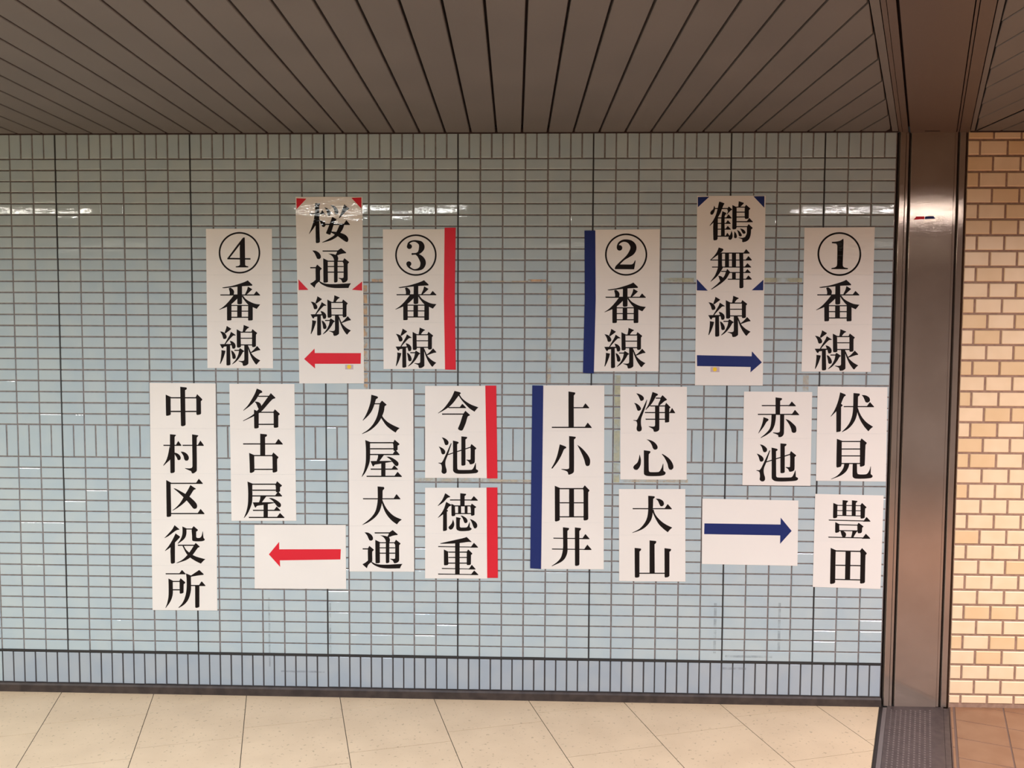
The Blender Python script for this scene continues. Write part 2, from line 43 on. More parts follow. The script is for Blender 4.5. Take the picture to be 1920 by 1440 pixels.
["paper_sign","white sign (鶴舞線) with dark blue corner triangles above a blue arrow","sign",None,[2.9962,-0.9978],[[-1503,8275,1454,8285,1482,4124,-1482,4115],[-1482,4112,1482,4121,1509,7,-1462,0]],[[["P",[-769,7856,-724,7784,-729,7652,-787,7508,-846,7455,-906,7472,-927,7544,-885,7628,-802,7700]],["B",[-731,7752,-41,7752,-40,7704,-720,7704]],["P",[-194,7700,-131,7820,23,7695,16,7671,-43,7640,-208,7460,-220,7472,-163,7604]],["P",[-551,8030,-338,7963,-318,7935,-349,7891,-418,7724,-475,7556,-579,7364,-709,7196,-934,6974,-941,7003,-805,7196,-689,7436,-621,7676]],["P",[-781,7184,-592,7388,-586,6426,-621,6366,-741,6349,-771,6383]],["P",[-404,7616,-246,7544,-221,7520,-298,7388,-275,6523,-443,6523,-446,7292]],["B",[-615,7347,-2,7347,-1,7299,-605,7299]],["B",[-258,7299,-142,7479,-129,7479,6,7323,2,7299]],["B",[-611,7107,-45,7107,-44,7064,-600,7064]],["B",[-273,7064,-165,7225,-153,7225,-28,7085,-32,7064]],["B",[-606,6857,-40,6857,-39,6814,-596,6814]],["B",[-278,6814,-164,6977,-151,6977,-18,6835,-23,6814]],["B",[-605,6559,-95,6559,-94,6511,-595,6510]],["B",[-262,6511,-175,6679,-164,6679,-60,6533,-65,6511]],["P",[297,8047,514,7975,515,7939,386,7819,338,7784,278,7796]],["P",[24,7879,213,7791,224,6884,189,6841,81,6824,39,6860]],["B",[194,7812,590,7812,591,7769,204,7769]],["B",[198,7594,594,7594,595,7551,208,7551]],["B",[202,7386,598,7386,599,7343,212,7342]],["P",[561,7791,617,7891,803,7736,796,7704,744,7657,744,7316,697,7287,601,7275,571,7316]],["B",[206,7184,915,7184,916,7136,217,7136]],["B",[632,7139,761,7316,775,7316,925,7162,921,7139]],["B",[210,6968,696,6968,697,6925,221,6925]],["P",[675,6927,742,7059,916,6904,914,6865,857,6824,843,6596,775,6404,657,6307,513,6271,476,6295,482,6391,413,6427,317,6461,321,6480,485,6463,604,6500,673,6668]],["P",[9,6776,48,6667,63,6523,29,6415,-31,6374,-103,6391,-129,6451,-94,6523,-36,6619]],["P",[130,6752,204,6668,250,6547,239,6463,173,6439,124,6475,126,6619]],["P",[242,6812,359,6740,453,6608,459,6548,400,6519,334,6547,300,6668]],["P",[376,6872,501,6836,599,6752,625,6680,578,6639,505,6644,450,6740]]],[["P",[-531,6043,-349,5988,-324,5940,-347,5904,-418,5831,-656,5650,-883,5480,-895,5500,-729,5674,-611,5843]],["B",[-430,5824,799,5826,800,5778,-420,5776]],["B",[525,5782,654,5970,668,5970,818,5807,814,5782]],["B",[-890,5519,901,5522,902,5479,-880,5476]],["B",[632,5490,756,5669,771,5669,916,5514,912,5491]],["B",[-812,5212,872,5216,872,5172,-802,5169]],["B",[586,5174,721,5360,736,5360,894,5199,889,5175]],["P",[-558,5807,-379,5807,-371,5264,-329,5167,-427,4998,-544,4828,-687,4683,-854,4549,-859,4573,-689,4804,-596,5022,-551,5191]],["B",[-254,5800,-80,5800,-68,5173,-242,5172]],["B",[45,5801,224,5801,236,5173,58,5173]],["P",[359,5801,537,5801,576,4323,529,4279,421,4269,398,4310,395,5169]],["B",[-415,5027,-181,5027,-180,4984,-405,4983]],["P",[-204,4986,-144,5115,-11,4979,-39,4926,-179,4684,-417,4465,-799,4217,-843,4222,-609,4416,-396,4635,-255,4829]],["P",[-532,4816,-423,4800,-337,4744,-300,4684,-443,4586,-481,4683]],["B",[-40,4979,864,4981,865,4938,-30,4936]],["B",[605,4937,725,5102,739,5102,879,4959,875,4938]],["B",[-119,4687,907,4689,908,4646,-108,4643]],["B",[649,4655,774,4831,788,4831,933,4678,929,4655]],["B",[69,4955,231,4956,236,4661,75,4660]]],[["P",[-638,3899,-429,3777,-441,3748,-677,3568,-728,3592,-656,3801]],["P",[-937,3658,-831,3641,-716,3580,-646,3482,-624,3396,-660,3330,-749,3315,-787,3347,-828,3482,-880,3579]],["P",[-439,3642,-214,3496,-226,3479,-347,3459,-619,3163,-669,3090,-720,3102,-487,3507,-451,3605]],["P",[-482,3250,-342,3201,-239,3103,-212,2993,-240,2907,-311,2887,-362,2907,-389,3017,-442,3139]],["P",[-935,3093,-340,3103,-339,3066,-642,2991,-743,2979,-797,2897,-843,2929]],["P",[-630,3053,-466,3066,-432,2193,-487,2156,-601,2151,-617,2192]],["P",[-859,2831,-671,2800,-699,2672,-783,2425,-886,2216,-914,2223,-884,2400,-857,2696]],["P",[-423,2820,-334,2784,-230,2649,-195,2526,-214,2453,-302,2435,-349,2477,-369,2599]],["P",[136,3945,378,3848,384,3824,304,3779,218,3669,206,3620,92,3632,126,3828]],["P",[-181,3753,29,3644,4,3607,29,2982,-34,2945,-135,2944,-156,2981]],["B",[3,3649,521,3650,522,3601,14,3600]],["B",[9,3377,526,3379,527,3334,20,3333]],["B",[14,3087,532,3089,533,3040,25,3038]],["P",[483,3633,536,3761,749,3597,750,3566,705,3516,710,3009,661,2972,560,2964,534,3008,522,3597]],["P",[179,3068,356,3069,385,2246,348,2197,260,2147,159,2134,128,2171,111,2257,55,2294,-73,2342,-73,2362,79,2351,167,2368,192,2417]],["P",[318,3069,383,2971,515,2689,657,2542,772,2457,925,2376,839,2297,760,2194,714,2216,558,2431,439,2677,359,2897]],["P",[761,3021,910,2863,911,2833,790,2813,539,2721,472,2706,476,2738,600,2837,743,2997]],["B",[-272,2846,31,2847,32,2798,-261,2796]],["P",[-69,2834,-13,2920,184,2793,177,2769,122,2737,49,2601,-74,2429,-211,2293,-348,2201,-354,2226,-200,2403,-91,2625,-56,2810]]]],None,[["corner_triangle","blue",[-1478,8227,-980,8239,-1466,7784]],["corner_triangle","blue",[928,8255,1403,8262,1407,7760]],["corner_triangle","blue",[-1461,4669,-973,4161,-1447,4172]],["corner_triangle","blue",[1438,4652,1436,4185,936,4183]],["arrow","blue",[-1396,1332,996,1296,1002,1516,1448,1030,955,586,963,826,-1383,850]],["small_square","mauve",[-791,816,-402,814,-398,591,-787,593]],["yellow_dot","yellow",[-510,712,-518,672,-543,639,-580,621,-621,621,-658,639,-685,671,-694,711,-686,752,-661,784,-624,803,-583,803,-546,785,-519,753]]],0.5],
["paper_sign","white paper sign with a circled 1, upper right beside the steel column","sign","platform number signs in the upper row",[3.4643,-0.9343],[[-1519,6267,1501,6297,1506,4234,-1512,4227],[-1512,4224,1506,4231,1511,2079,-1505,2066],[-1505,2063,1511,2076,1516,0,-1499,5]],[[["O",[950,5134,949,5041,938,4949,918,4859,889,4771,852,4687,807,4607,754,4533,693,4464,627,4401,554,4345,476,4297,393,4257,307,4226,218,4203,127,4189,34,4184,-58,4189,-150,4202,-241,4224,-329,4256,-414,4295,-495,4343,-570,4398,-641,4461,-705,4530,-762,4604,-811,4684,-853,4768,-887,4856,-911,4946,-927,5038,-934,5131,-932,5223,-921,5315,-901,5405,-872,5493,-834,5577,-789,5656,-735,5731,-675,5800,-608,5862,-535,5917,-457,5965,-375,6005,-289,6036,-200,6059,-109,6072,-16,6077,76,6073,168,6059,258,6037,346,6006,430,5966,511,5918,586,5863,656,5801,720,5733,777,5658,827,5579,869,5495,902,5408,927,5318,943,5226],[874,5133,872,5048,862,4964,844,4881,818,4801,783,4723,742,4650,693,4581,638,4518,576,4460,510,4409,438,4365,362,4328,283,4299,201,4278,117,4266,32,4261,-53,4265,-138,4278,-221,4298,-302,4327,-379,4363,-454,4407,-523,4458,-588,4515,-647,4579,-699,4647,-745,4720,-783,4798,-814,4878,-837,4961,-851,5045,-858,5131,-856,5216,-845,5300,-827,5383,-800,5464,-766,5541,-724,5614,-675,5682,-620,5746,-558,5803,-491,5854,-419,5898,-344,5934,-264,5963,-183,5984,-99,5996,-14,6000,70,5996,155,5984,238,5963,318,5935,396,5898,470,5855,539,5804,604,5747,662,5684,715,5616,760,5543,799,5466,830,5386,853,5303,867,5219]],["P",[163,5802,176,5687,174,5231,170,4642,213,4570,298,4539,406,4522,383,4474,-319,4480,-320,4521,-182,4552,-99,4605,-78,4702,-92,5494,-137,5578,-329,5602,-330,5657,-163,5667,27,5710]]],[["P",[-816,3697,-386,3768,41,3894,242,3970,337,4020,550,3828,546,3778,514,3778,71,3752,-385,3706,-739,3662,-811,3674]],["P",[-523,3668,-435,3693,-319,3606,-270,3506,-287,3376,-478,3375,-473,3480]],["P",[-127,3756,83,3769,104,2994,87,2956,-9,2936,-86,2945,-112,2980]],["P",[350,3745,561,3621,296,3377,220,3377,311,3583]],["B",[-905,3384,912,3389,913,3339,-893,3334]],["B",[602,3341,739,3531,755,3531,918,3367,913,3342]],["P",[-294,3348,-422,3175,-607,2961,-768,2815,-939,2702,-925,2687,-842,2720,-591,2823,-365,2962,-123,3193,-20,3331]],["P",[83,3307,132,3347,263,3187,470,3060,701,2968,935,2936,844,2821,778,2736,591,2820,372,2937,162,3182]],["P",[-583,2841,-379,2980,-359,2239,-397,2214,-549,2206,-563,2239]],["P",[384,2957,598,2833,614,2243,582,2218,417,2210,398,2242]],["B",[-115,2900,93,2901,108,2349,-100,2348]],["B",[-390,2912,385,2915,386,2869,-378,2867]],["B",[-383,2654,392,2656,393,2611,-371,2608]],["B",[-376,2380,399,2383,401,2333,-364,2330]]],[["P",[-651,1819,-436,1696,-448,1667,-689,1485,-741,1510,-669,1720]],["P",[-955,1576,-846,1559,-728,1498,-655,1399,-633,1313,-670,1246,-760,1231,-799,1262,-842,1398,-896,1497]],["P",[-445,1561,-214,1414,-226,1396,-350,1376,-627,1078,-676,1003,-728,1016,-493,1425,-457,1524]],["P",[-486,1165,-343,1116,-237,1018,-208,907,-237,820,-309,800,-361,819,-390,931,-445,1054]],["P",[-948,1007,-340,1017,-339,980,-648,905,-751,892,-806,810,-854,842]],["P",[-637,966,-469,980,-428,101,-484,63,-600,57,-617,99]],["P",[-869,742,-677,711,-705,582,-789,334,-893,123,-921,130,-892,309,-866,606]],["P",[-424,732,-332,696,-225,560,-188,437,-207,362,-297,344,-345,386,-366,510]],["P",[141,1867,389,1769,395,1745,314,1700,226,1588,215,1539,98,1551,132,1748]],["P",[-182,1673,33,1563,8,1526,38,896,-26,858,-129,858,-151,895]],["B",[7,1568,537,1570,538,1521,19,1518]],["B",[14,1294,544,1296,545,1252,26,1249]],["B",[22,1002,552,1005,553,955,34,953]],["P",[498,1553,552,1681,770,1517,771,1485,726,1435,735,924,684,887,581,879,554,923,538,1516]],["P",[191,983,372,984,407,155,370,105,280,55,177,42,145,79,127,166,69,203,-61,251,-62,271,94,260,184,278,208,327]],["P",[333,984,400,885,537,602,683,454,802,368,959,287,871,207,791,103,744,125,583,342,460,589,376,811]],["P",[786,937,941,777,941,747,818,727,562,634,493,619,497,651,624,750,769,912]],["B",[-269,758,42,760,43,710,-257,709]],["P",[-62,747,-4,834,198,706,191,681,135,649,61,512,-64,338,-203,201,-343,109,-348,133,-193,313,-82,536,-48,722]]]],None,[],1],
["paper_sign","tall white sign with five characters (中村区役所), leftmost of all","sign","station name signs in the lower row",[0.5536,-2.045],[[-1464,10434,1550,10417,1532,8386,-1480,8362],[-1480,8359,1532,8383,1514,6332,-1495,6303],[-1495,6300,1514,6329,1496,4228,-1511,4194],[-1511,4191,1496,4225,1477,2121,-1527,2081],[-1527,2078,1477,2118,1459,22,-1543,0]],[[["P",[-67,10260,219,10229,236,10194,225,10149,153,10104,148,9119,150,8540,111,8502,-4,8471,-67,8501,-68,9118]],["P",[-738,9904,-487,9788,-513,9743,-522,9001,-579,8963,-719,8937,-739,8974]],["P",[629,9788,699,9932,926,9708,925,9665,866,9614,864,9049,818,9011,690,8985,648,9022,653,9726]],["B",[-512,9786,659,9794,658,9738,-503,9730]],["B",[-524,9170,648,9178,647,9118,-515,9109]]],[["P",[-575,8106,-311,8083,-304,8045,-364,7981,-387,6399,-426,6356,-554,6329,-591,6359,-586,7575]],["B",[-890,7623,-65,7630,-66,7580,-881,7572]],["B",[-336,7580,-208,7798,-195,7798,-61,7610,-66,7582]],["P",[-598,7613,-572,6993,-723,6827,-904,6661,-912,6686,-772,6915,-677,7195]],["P",[-375,7273,-256,7237,-143,7149,-99,7035,-121,6959,-186,6926,-249,6945,-285,7046,-384,7210]],["P",[-102,7321,51,7303,189,7215,263,7089,261,6975,196,6904,107,6911,57,6974,22,7125]],["B",[-15,7631,959,7639,958,7589,-5,7580]],["B",[663,7588,802,7824,817,7825,964,7622,958,7591]],["P",[434,8109,700,8071,725,8036,647,7952,626,6472,569,6396,466,6331,395,6338,361,6432,239,6481,88,6548,88,6569,292,6558,394,6584,426,6648]]],[["P",[-790,6017,-562,5897,-589,5841,-591,4389,-643,4337,-772,4323,-802,4348,-797,5254]],["B",[-600,5894,879,5909,878,5853,-591,5838]],["B",[544,5853,702,6083,719,6083,886,5886,880,5856]],["P",[-465,5639,-363,5627,79,5390,268,5265,469,5089,582,4950,613,4823,578,4734,488,4707,412,4745,287,4909,112,5111,0,5224,-239,5450]],["P",[316,5799,573,5629,555,5611,465,5572,268,5265,125,5085,-70,4905,-303,4737,-523,4614,-530,4632,-354,4774,-145,5006,79,5390,224,5621]],["B",[-602,4509,932,4526,931,4470,-593,4453]],["B",[599,4469,757,4705,774,4705,941,4503,936,4473]]],[["P",[-446,3951,-227,3767,-240,3741,-361,3714,-530,3597,-738,3441,-919,3342,-919,3362,-735,3556,-552,3763]],["P",[-407,3573,-200,3427,-214,3384,-436,3150,-645,2930,-905,2747,-910,2773,-721,3006,-562,3264,-455,3470]],["P",[-644,2968,-440,3189,-459,2226,-505,2187,-609,2165,-654,2206]],["P",[-89,3897,127,3797,100,3745,97,3579,43,3399,-75,3257,-314,3088,-321,3108,-203,3268,-110,3474,-85,3679]],["B",[88,3804,375,3808,374,3756,98,3753]],["P",[339,3774,436,3916,625,3752,619,3713,546,3661,542,3406,592,3375,708,3382,786,3460,840,3678,858,3665,870,3461,886,3371,937,3321,923,3269,820,3225,538,3214,398,3230,355,3275,351,3480]],["B",[-315,3052,454,3061,453,3005,-305,2996]],["P",[433,3033,512,3149,693,2985,687,2952,610,2920,374,2596,217,2441,10,2322,-377,2194,-389,2214,-117,2359,117,2580,327,2865]],["P",[-105,3013,-41,3014,58,2836,209,2697,374,2584,577,2496,947,2399,843,2308,738,2191,522,2290,243,2467,68,2657]]],[["B",[-905,1724,20,1736,19,1685,-896,1673]],["B",[-302,1681,-150,1881,-134,1881,27,1711,22,1685]],["P",[-776,1486,-547,1368,-579,1309,-584,793,-653,521,-760,325,-932,103,-944,116,-863,311,-793,622,-777,1009]],["B",[-585,1373,-251,1378,-252,1326,-576,1321]],["B",[-593,989,-258,993,-259,937,-583,932]],["P",[-277,1364,-215,1502,-3,1324,-4,1283,-74,1225,-89,838,-146,799,-249,785,-267,823,-265,1300]],["P",[43,1729,280,1632,265,1539,264,1024,212,740,105,480,-79,271,-326,117,-339,138,-155,347,-21,633,50,969,65,1408]],["P",[656,1899,866,1702,845,1676,613,1642,279,1578,241,1616,410,1734]],["B",[259,1197,914,1206,913,1154,268,1145]],["B",[600,1150,751,1368,768,1368,929,1183,923,1154]],["P",[451,1168,651,1171,634,191,562,146,459,136,439,175]]]],None,[],0],
["paper_sign","white three-character sign (名古屋) just above the red arrow sheet","sign","station name signs in the lower row",[0.9188,-1.627],[[-1481,6229,1468,6241,1475,4206,-1480,4182],[-1480,4179,1475,4203,1482,2151,-1479,2122],[-1479,2119,1482,2148,1489,34,-1478,0]],[[["P",[-238,6023,-38,5937,17,5872,-1,5837,-90,5804,-167,5691,-321,5464,-552,5237,-858,5014,-865,5034,-652,5261,-472,5538,-317,5815]],["B",[-187,5696,317,5699,316,5649,-178,5646]],["P",[281,5669,396,5820,600,5621,587,5583,474,5545,257,5318,1,5028,-228,4863,-457,4736,-877,4544,-882,4570,-584,4735,-329,4925,-21,5266,184,5543]],["P",[-347,5434,-196,5420,-83,5353,-34,5228,-99,5090,-170,5102,-212,5189,-273,5339]],["P",[-377,5075,-252,5014,-164,4939,-173,4261,-224,4230,-351,4214,-376,4247,-380,4837]],["B",[-176,4977,517,4982,517,4932,-167,4926]],["B",[-184,4434,511,4440,510,4385,-174,4379]],["P",[487,4956,569,5095,788,4896,788,4858,724,4808,718,4293,660,4263,534,4254,509,4292,511,4894]]],[["P",[-109,3985,184,3957,201,3912,183,3867,112,3831,106,2979,-122,2977]],["B",[-899,3540,904,3556,903,3500,-890,3485]],["B",[537,3500,708,3748,727,3748,911,3535,906,3503]],["P",[-624,3111,-354,2995,-393,2949,-394,2292,-441,2241,-543,2195,-606,2214,-612,2695]],["B",[-392,3015,435,3022,435,2967,-383,2960]],["B",[-401,2391,435,2399,435,2343,-391,2335]],["P",[400,2994,477,3141,707,2934,702,2896,650,2833,649,2290,598,2251,471,2220,433,2250,434,2932]]],[["P",[-721,1806,-473,1709,-500,1638,-501,1182,-523,851,-616,571,-746,315,-897,130,-907,147,-796,416,-715,773,-696,1180,-699,1509]],["B",[-511,1712,579,1723,578,1667,-502,1656]],["B",[-502,1438,576,1449,575,1393,-493,1382]],["P",[545,1661,631,1834,852,1647,849,1614,767,1562,765,1372,714,1347,625,1328,574,1332,565,1624]],["B",[-511,1179,839,1193,838,1137,-501,1123]],["B",[504,1136,664,1366,681,1366,854,1170,848,1140]],["P",[-138,1155,154,1158,76,1061,-78,856,-211,855,-153,1008]],["P",[-490,857,429,874,518,837,174,778,-55,734,-296,696,-356,612,-399,637]],["P",[241,1058,381,1059,532,1002,708,890,796,789,795,688,744,642,668,648,592,724,492,850,405,950]],["B",[2,806,200,808,192,168,-6,165]],["B",[-494,519,755,532,754,477,-485,463]],["B",[445,476,593,673,610,673,770,505,765,479]],["B",[-685,191,942,209,941,153,-675,135]],["B",[570,152,742,377,761,378,946,185,941,156]]]],None,[],0],
["paper_sign","tall white four-character sign (久屋大通) right of the red arrow sheet","sign","station name signs in the lower row",[1.4552,-1.8531],[[-1460,8286,1452,8293,1458,6258,-1462,6234],[-1462,6231,1458,6255,1463,4203,-1464,4174],[-1464,4171,1463,4200,1468,2126,-1466,2091],[-1466,2088,1468,2123,1474,27,-1468,0]],[[["P",[-430,8041,-168,7968,-126,7924,-143,7886,-219,7836,-282,7624,-421,7298,-585,7085,-812,6870,-824,6890,-685,7121,-558,7422,-469,7722]],["B",[-294,7658,-27,7660,-27,7610,-285,7609]],["P",[-57,7638,49,7781,255,7603,243,7577,167,7527,129,7277,-10,6951,-187,6700,-438,6473,-690,6333,-853,6269,-858,6289,-614,6446,-362,6711,-185,7050,-96,7400]],["P",[53,7102,115,7002,289,6829,539,6681,843,6546,738,6462,658,6344,513,6431,264,6629,114,6827,2,7002]]],[["P",[-717,6001,-474,5904,-499,5833,-496,5376,-516,5045,-604,4764,-731,4508,-876,4323,-886,4341,-780,4610,-703,4967,-688,5374,-694,5704]],["B",[-511,5907,558,5916,558,5860,-501,5851]],["B",[-500,5633,557,5642,557,5586,-490,5577]],["P",[526,5855,609,6028,827,5840,824,5807,744,5755,744,5565,694,5539,607,5520,557,5525,546,5817]],["B",[-506,5373,818,5385,817,5329,-497,5317]],["B",[489,5329,644,5559,662,5559,832,5362,827,5332]],["P",[-140,5349,146,5351,71,5254,-80,5049,-209,5048,-154,5201]],["P",[-483,5050,418,5066,505,5029,169,4970,-55,4927,-292,4889,-350,4805,-392,4830]],["P",[233,5250,369,5252,518,5194,692,5082,779,4981,779,4879,729,4833,654,4840,580,4915,481,5042,394,5142]],["B",[0,4999,194,5001,191,4359,-3,4357]],["B",[-485,4712,741,4723,740,4667,-475,4656]],["B",[437,4667,581,4864,597,4865,756,4696,750,4670]],["B",[-669,4384,926,4399,926,4343,-659,4328]],["B",[563,4342,729,4568,748,4568,931,4375,926,4346]]],[["P",[-170,3904,114,3882,139,3824,121,3781,63,3717,53,3338,9,3060,-80,2781,-232,2551,-435,2371,-637,2242,-852,2143,-865,2158,-687,2292,-459,2498,-282,2753,-192,3083,-165,3361]],["B",[-838,3359,848,3377,848,3327,-828,3309]],["B",[529,3323,679,3557,695,3557,860,3357,855,3327]],["P",[23,3351,86,3187,198,2961,373,2735,599,2548,925,2407,799,2309,703,2182,522,2306,322,2507,172,2733,72,2985,18,3186]]],[["P",[-773,1805,-613,1793,-465,1704,-387,1571,-393,1473,-467,1423,-553,1442,-602,1544,-662,1677]],["B",[-868,1071,-604,1074,-605,1020,-858,1017]],["P",[-624,1050,-554,1190,-353,1021,-358,989,-425,922,-427,494,-497,419,-608,320,-676,159,-867,329,-862,353,-744,416,-625,516]],["P",[-496,493,-398,433,-275,373,-78,339,243,336,612,360,945,382,870,266,833,172,242,159,-79,199,-276,275,-398,347,-502,456]],["B",[-317,1811,409,1819,408,1766,-307,1757]],["P",[359,1812,507,1923,735,1736,728,1701,519,1667,322,1592,235,1590,297,1677]],["P",[-72,1672,76,1669,223,1639,346,1592,383,1470,353,1336,197,1334,186,1443,125,1553,39,1625]],["P",[-287,1469,-73,1367,-83,1306,-78,425,-152,394,-263,393,-280,422]],["B",[-98,1362,604,1370,603,1322,-88,1313]],["P",[566,1326,653,1486,857,1322,856,1288,800,1231,797,559,760,473,662,415,575,404,539,457,502,530,391,590,396,615,564,605,613,630,615,1241]],["P",[193,1431,353,1458,349,455,292,410,206,404,189,441]],["B",[-87,1127,615,1136,615,1092,-77,1083]],["B",[-88,883,614,892,614,843,-78,834]]]],None,[],0],
["paper_sign","short white sign (今池) with red-taped right edge, upper of that pair","sign","station name signs in the lower row",[1.7907,-1.4219],[[-1372,4139,1333,4157,1374,2093,-1375,2070],[-1375,2068,1374,2090,1416,16,-1378,0]],[[["P",[-55,3924,201,3861,231,3819,213,3794,164,3751,52,3606,-97,3407,-296,3206,-545,3042,-786,2909,-794,2924,-545,3130,-346,3380,-172,3655]],["P",[102,3756,171,3769,276,3608,450,3460,698,3313,1016,3196,910,3091,843,2996,624,3138,425,3336,251,3533]],["B",[-333,3198,450,3204,450,3154,-323,3149]],["B",[147,3152,290,3345,306,3345,465,3179,460,3154]],["B",[-619,2907,363,2915,363,2860,-609,2853]],["P",[321,2862,433,3037,632,2865,632,2827,537,2777,451,2489,327,2189,289,2152,202,2151,115,2200,103,2242,202,2488]]],[["P",[-627,1837,-520,1813,-395,1734,-321,1634,-333,1534,-395,1484,-470,1495,-508,1583,-545,1707]],["P",[-765,1430,-645,1381,-520,1295,-465,1195,-483,1107,-545,1069,-620,1081,-650,1156,-682,1281]],["P",[-216,1578,-183,1568,-233,1410,-345,1058,-445,807,-465,656,-445,506,-408,381,-408,268,-458,209,-533,191,-608,228,-640,291,-625,404,-633,554,-670,629,-783,673,-770,693,-645,692,-583,768,-470,1007,-345,1284]],["P",[-126,1698,103,1643,141,1608,123,1576,66,1533,74,436,117,381,254,375,703,386,778,442,852,593,889,699,907,689,915,418,1002,369,1015,319,965,256,853,230,603,210,204,198,4,221,-96,296,-121,358,-121,1060]],["P",[252,1889,501,1866,519,1836,496,1791,439,1753,441,615,391,576,279,568,254,600]],["P",[-350,1083,253,1289,664,1428,676,1380,253,1239,-345,1038]],["P",[659,1430,706,1551,925,1370,925,1340,863,1290,857,744,802,668,678,629,628,641,598,729,528,791,473,828,483,846,627,837,665,855,672,1268]]]],["red",[1319,4169,1808,4172,1877,9,1399,4]],[],0],
["paper_sign","short white sign (徳重) with red-taped right edge, lower of that pair","sign","station name signs in the lower row",[1.7927,-1.8803],[[-1399,4137,1385,4166,1403,2097,-1402,2063],[-1402,2060,1403,2094,1420,27,-1405,0]],[[["P",[-491,3905,-265,3749,-278,3719,-390,3685,-566,3494,-816,3314,-824,3334,-641,3569,-541,3771]],["P",[-448,3508,-203,3372,-215,3346,-315,3295,-416,3155,-370,3117,-365,3080,-416,3066,-411,2232,-466,2193,-579,2174,-591,2205,-586,2938,-817,2771,-822,2789,-666,2988,-541,3216]],["P",[185,3905,442,3882,455,3852,435,3819,385,3781,385,3328,185,3325]],["B",[-285,3618,960,3631,960,3581,-275,3567]],["B",[638,3570,789,3778,806,3778,975,3600,970,3573]],["P",[-210,3422,-35,3338,-52,3298,-35,2906,-77,2868,-177,2854,-208,2892]],["B",[-52,3353,681,3361,681,3311,-42,3303]],["B",[-45,3005,681,3013,681,2963,-35,2954]],["B",[90,3324,225,3326,226,2993,90,2991]],["B",[385,3328,516,3329,516,2996,386,2995]],["P",[643,3293,703,3444,906,3295,898,3270,831,3227,831,2929,774,2898,699,2884,669,2914,661,3205]],["P",[198,2902,311,2873,461,2773,516,2673,512,2597,449,2546,386,2558,349,2620,299,2759]],["P",[-140,2716,-90,2565,-85,2438,-140,2311,-202,2255,-278,2246,-335,2309,-335,2372,-265,2449,-190,2551]],["P",[-2,2823,186,2783,216,2758,198,2732,173,2707,169,2391,211,2346,462,2356,524,2408,599,2598,617,2586,617,2371,700,2308,700,2271,612,2214,387,2186,161,2188,36,2237,6,2313]],["P",[616,2750,762,2688,899,2589,957,2463,937,2362,875,2311,812,2322,762,2423,699,2599]]],[["P",[-717,1618,-165,1751,287,1858,482,1919,701,1703,688,1686,563,1697,187,1641,-165,1612,-704,1592]],["P",[-813,1489,964,1481,977,1443,-805,1444]],["B",[644,1434,799,1654,816,1654,989,1467,984,1438]],["B",[-44,1689,162,1692,163,188,-43,185]],["P",[-554,1340,-340,1236,-360,1203,-345,670,-391,623,-529,611,-549,641]],["P",[483,1252,551,1354,732,1179,727,1141,677,1102,672,683,627,644,502,635,482,668,481,1189]],["B",[-353,1244,493,1255,493,1204,-343,1193]],["B",[-353,998,494,1008,494,963,-343,952]],["B",[-353,741,494,752,494,701,-343,690]],["P",[-647,490,861,477,866,444,-642,444]],["B",[560,435,704,645,720,646,881,466,876,439]],["P",[-818,231,992,230,992,191,-811,185]],["B",[651,182,811,387,828,388,1007,213,1002,186]]]],["red",[1366,4178,1854,4183,1892,70,1408,63]],[],0],
["paper_sign","tall white four-character sign (上小田井) with dark blue tape down its left edge","sign","station name signs in the lower row",[2.315,-1.8305],[[-1371,8283,1364,8301,1378,6270,-1382,6247],[-1382,6244,1378,6267,1393,4209,-1392,4181],[-1392,4179,1393,4206,1407,2145,-1402,2112],[-1402,2109,1407,2142,1422,26,-1413,0]],[[["P",[-226,8019,63,7976,80,7939,63,7890,15,7840,27,6410,-208,6408,-217,6984]],["B",[12,7320,691,7325,692,7275,22,7271]],["B",[384,7273,524,7490,540,7490,699,7303,694,7275]],["B",[-956,6437,808,6451,809,6396,-946,6382]],["B",[481,6394,632,6628,649,6628,821,6427,816,6396]]],[["P",[-180,6030,105,5998,122,5966,98,5923,39,5878,51,4457,8,4369,-153,4292,-202,4299,-236,4416,-315,4465,-514,4526,-509,4551,-266,4541,-180,4567,-168,4629]],["P",[-592,5656,-324,5556,-299,5514,-311,5481,-397,5438,-519,5150,-690,4849,-911,4560,-948,4559,-955,4584,-814,4848,-692,5199]],["P",[182,5643,343,5532,543,5334,693,5136,764,4963,758,4788,722,4713,648,4687,586,4711,548,4786,497,4985,370,5283]]],[["P",[-801,3790,-562,3687,-581,3629,-566,2248,-620,2202,-744,2170,-784,2200]],["P",[442,3685,537,3824,745,3605,740,3563,696,3512,708,2300,659,2257,535,2235,497,2260,480,3565]],["B",[-160,3679,58,3681,69,2381,-149,2378]],["B",[-582,3687,484,3698,485,3643,-571,3632]],["B",[-577,3047,490,3059,490,3009,-566,2997]],["B",[-572,2411,496,2423,496,2373,-561,2361]]],[["P",[-424,1917,-157,1887,-145,1850,-164,1804,-218,1748,-206,865,-235,687,-333,484,-481,343,-680,239,-904,134,-916,152,-680,327,-507,532,-435,786,-407,1064]],["P",[111,1916,377,1886,390,1851,365,1800,316,1749,330,239,280,183,168,166,131,191]],["P",[-846,1438,754,1437,754,1389,-845,1392]],["B",[426,1385,578,1614,595,1614,769,1419,764,1389]],["P",[-909,944,853,941,853,901,-904,896]],["B",[513,894,669,1133,687,1134,865,929,861,898]]]],["blue",[-1833,8280,-1340,8271,-1387,5,-1881,31]],[],0],
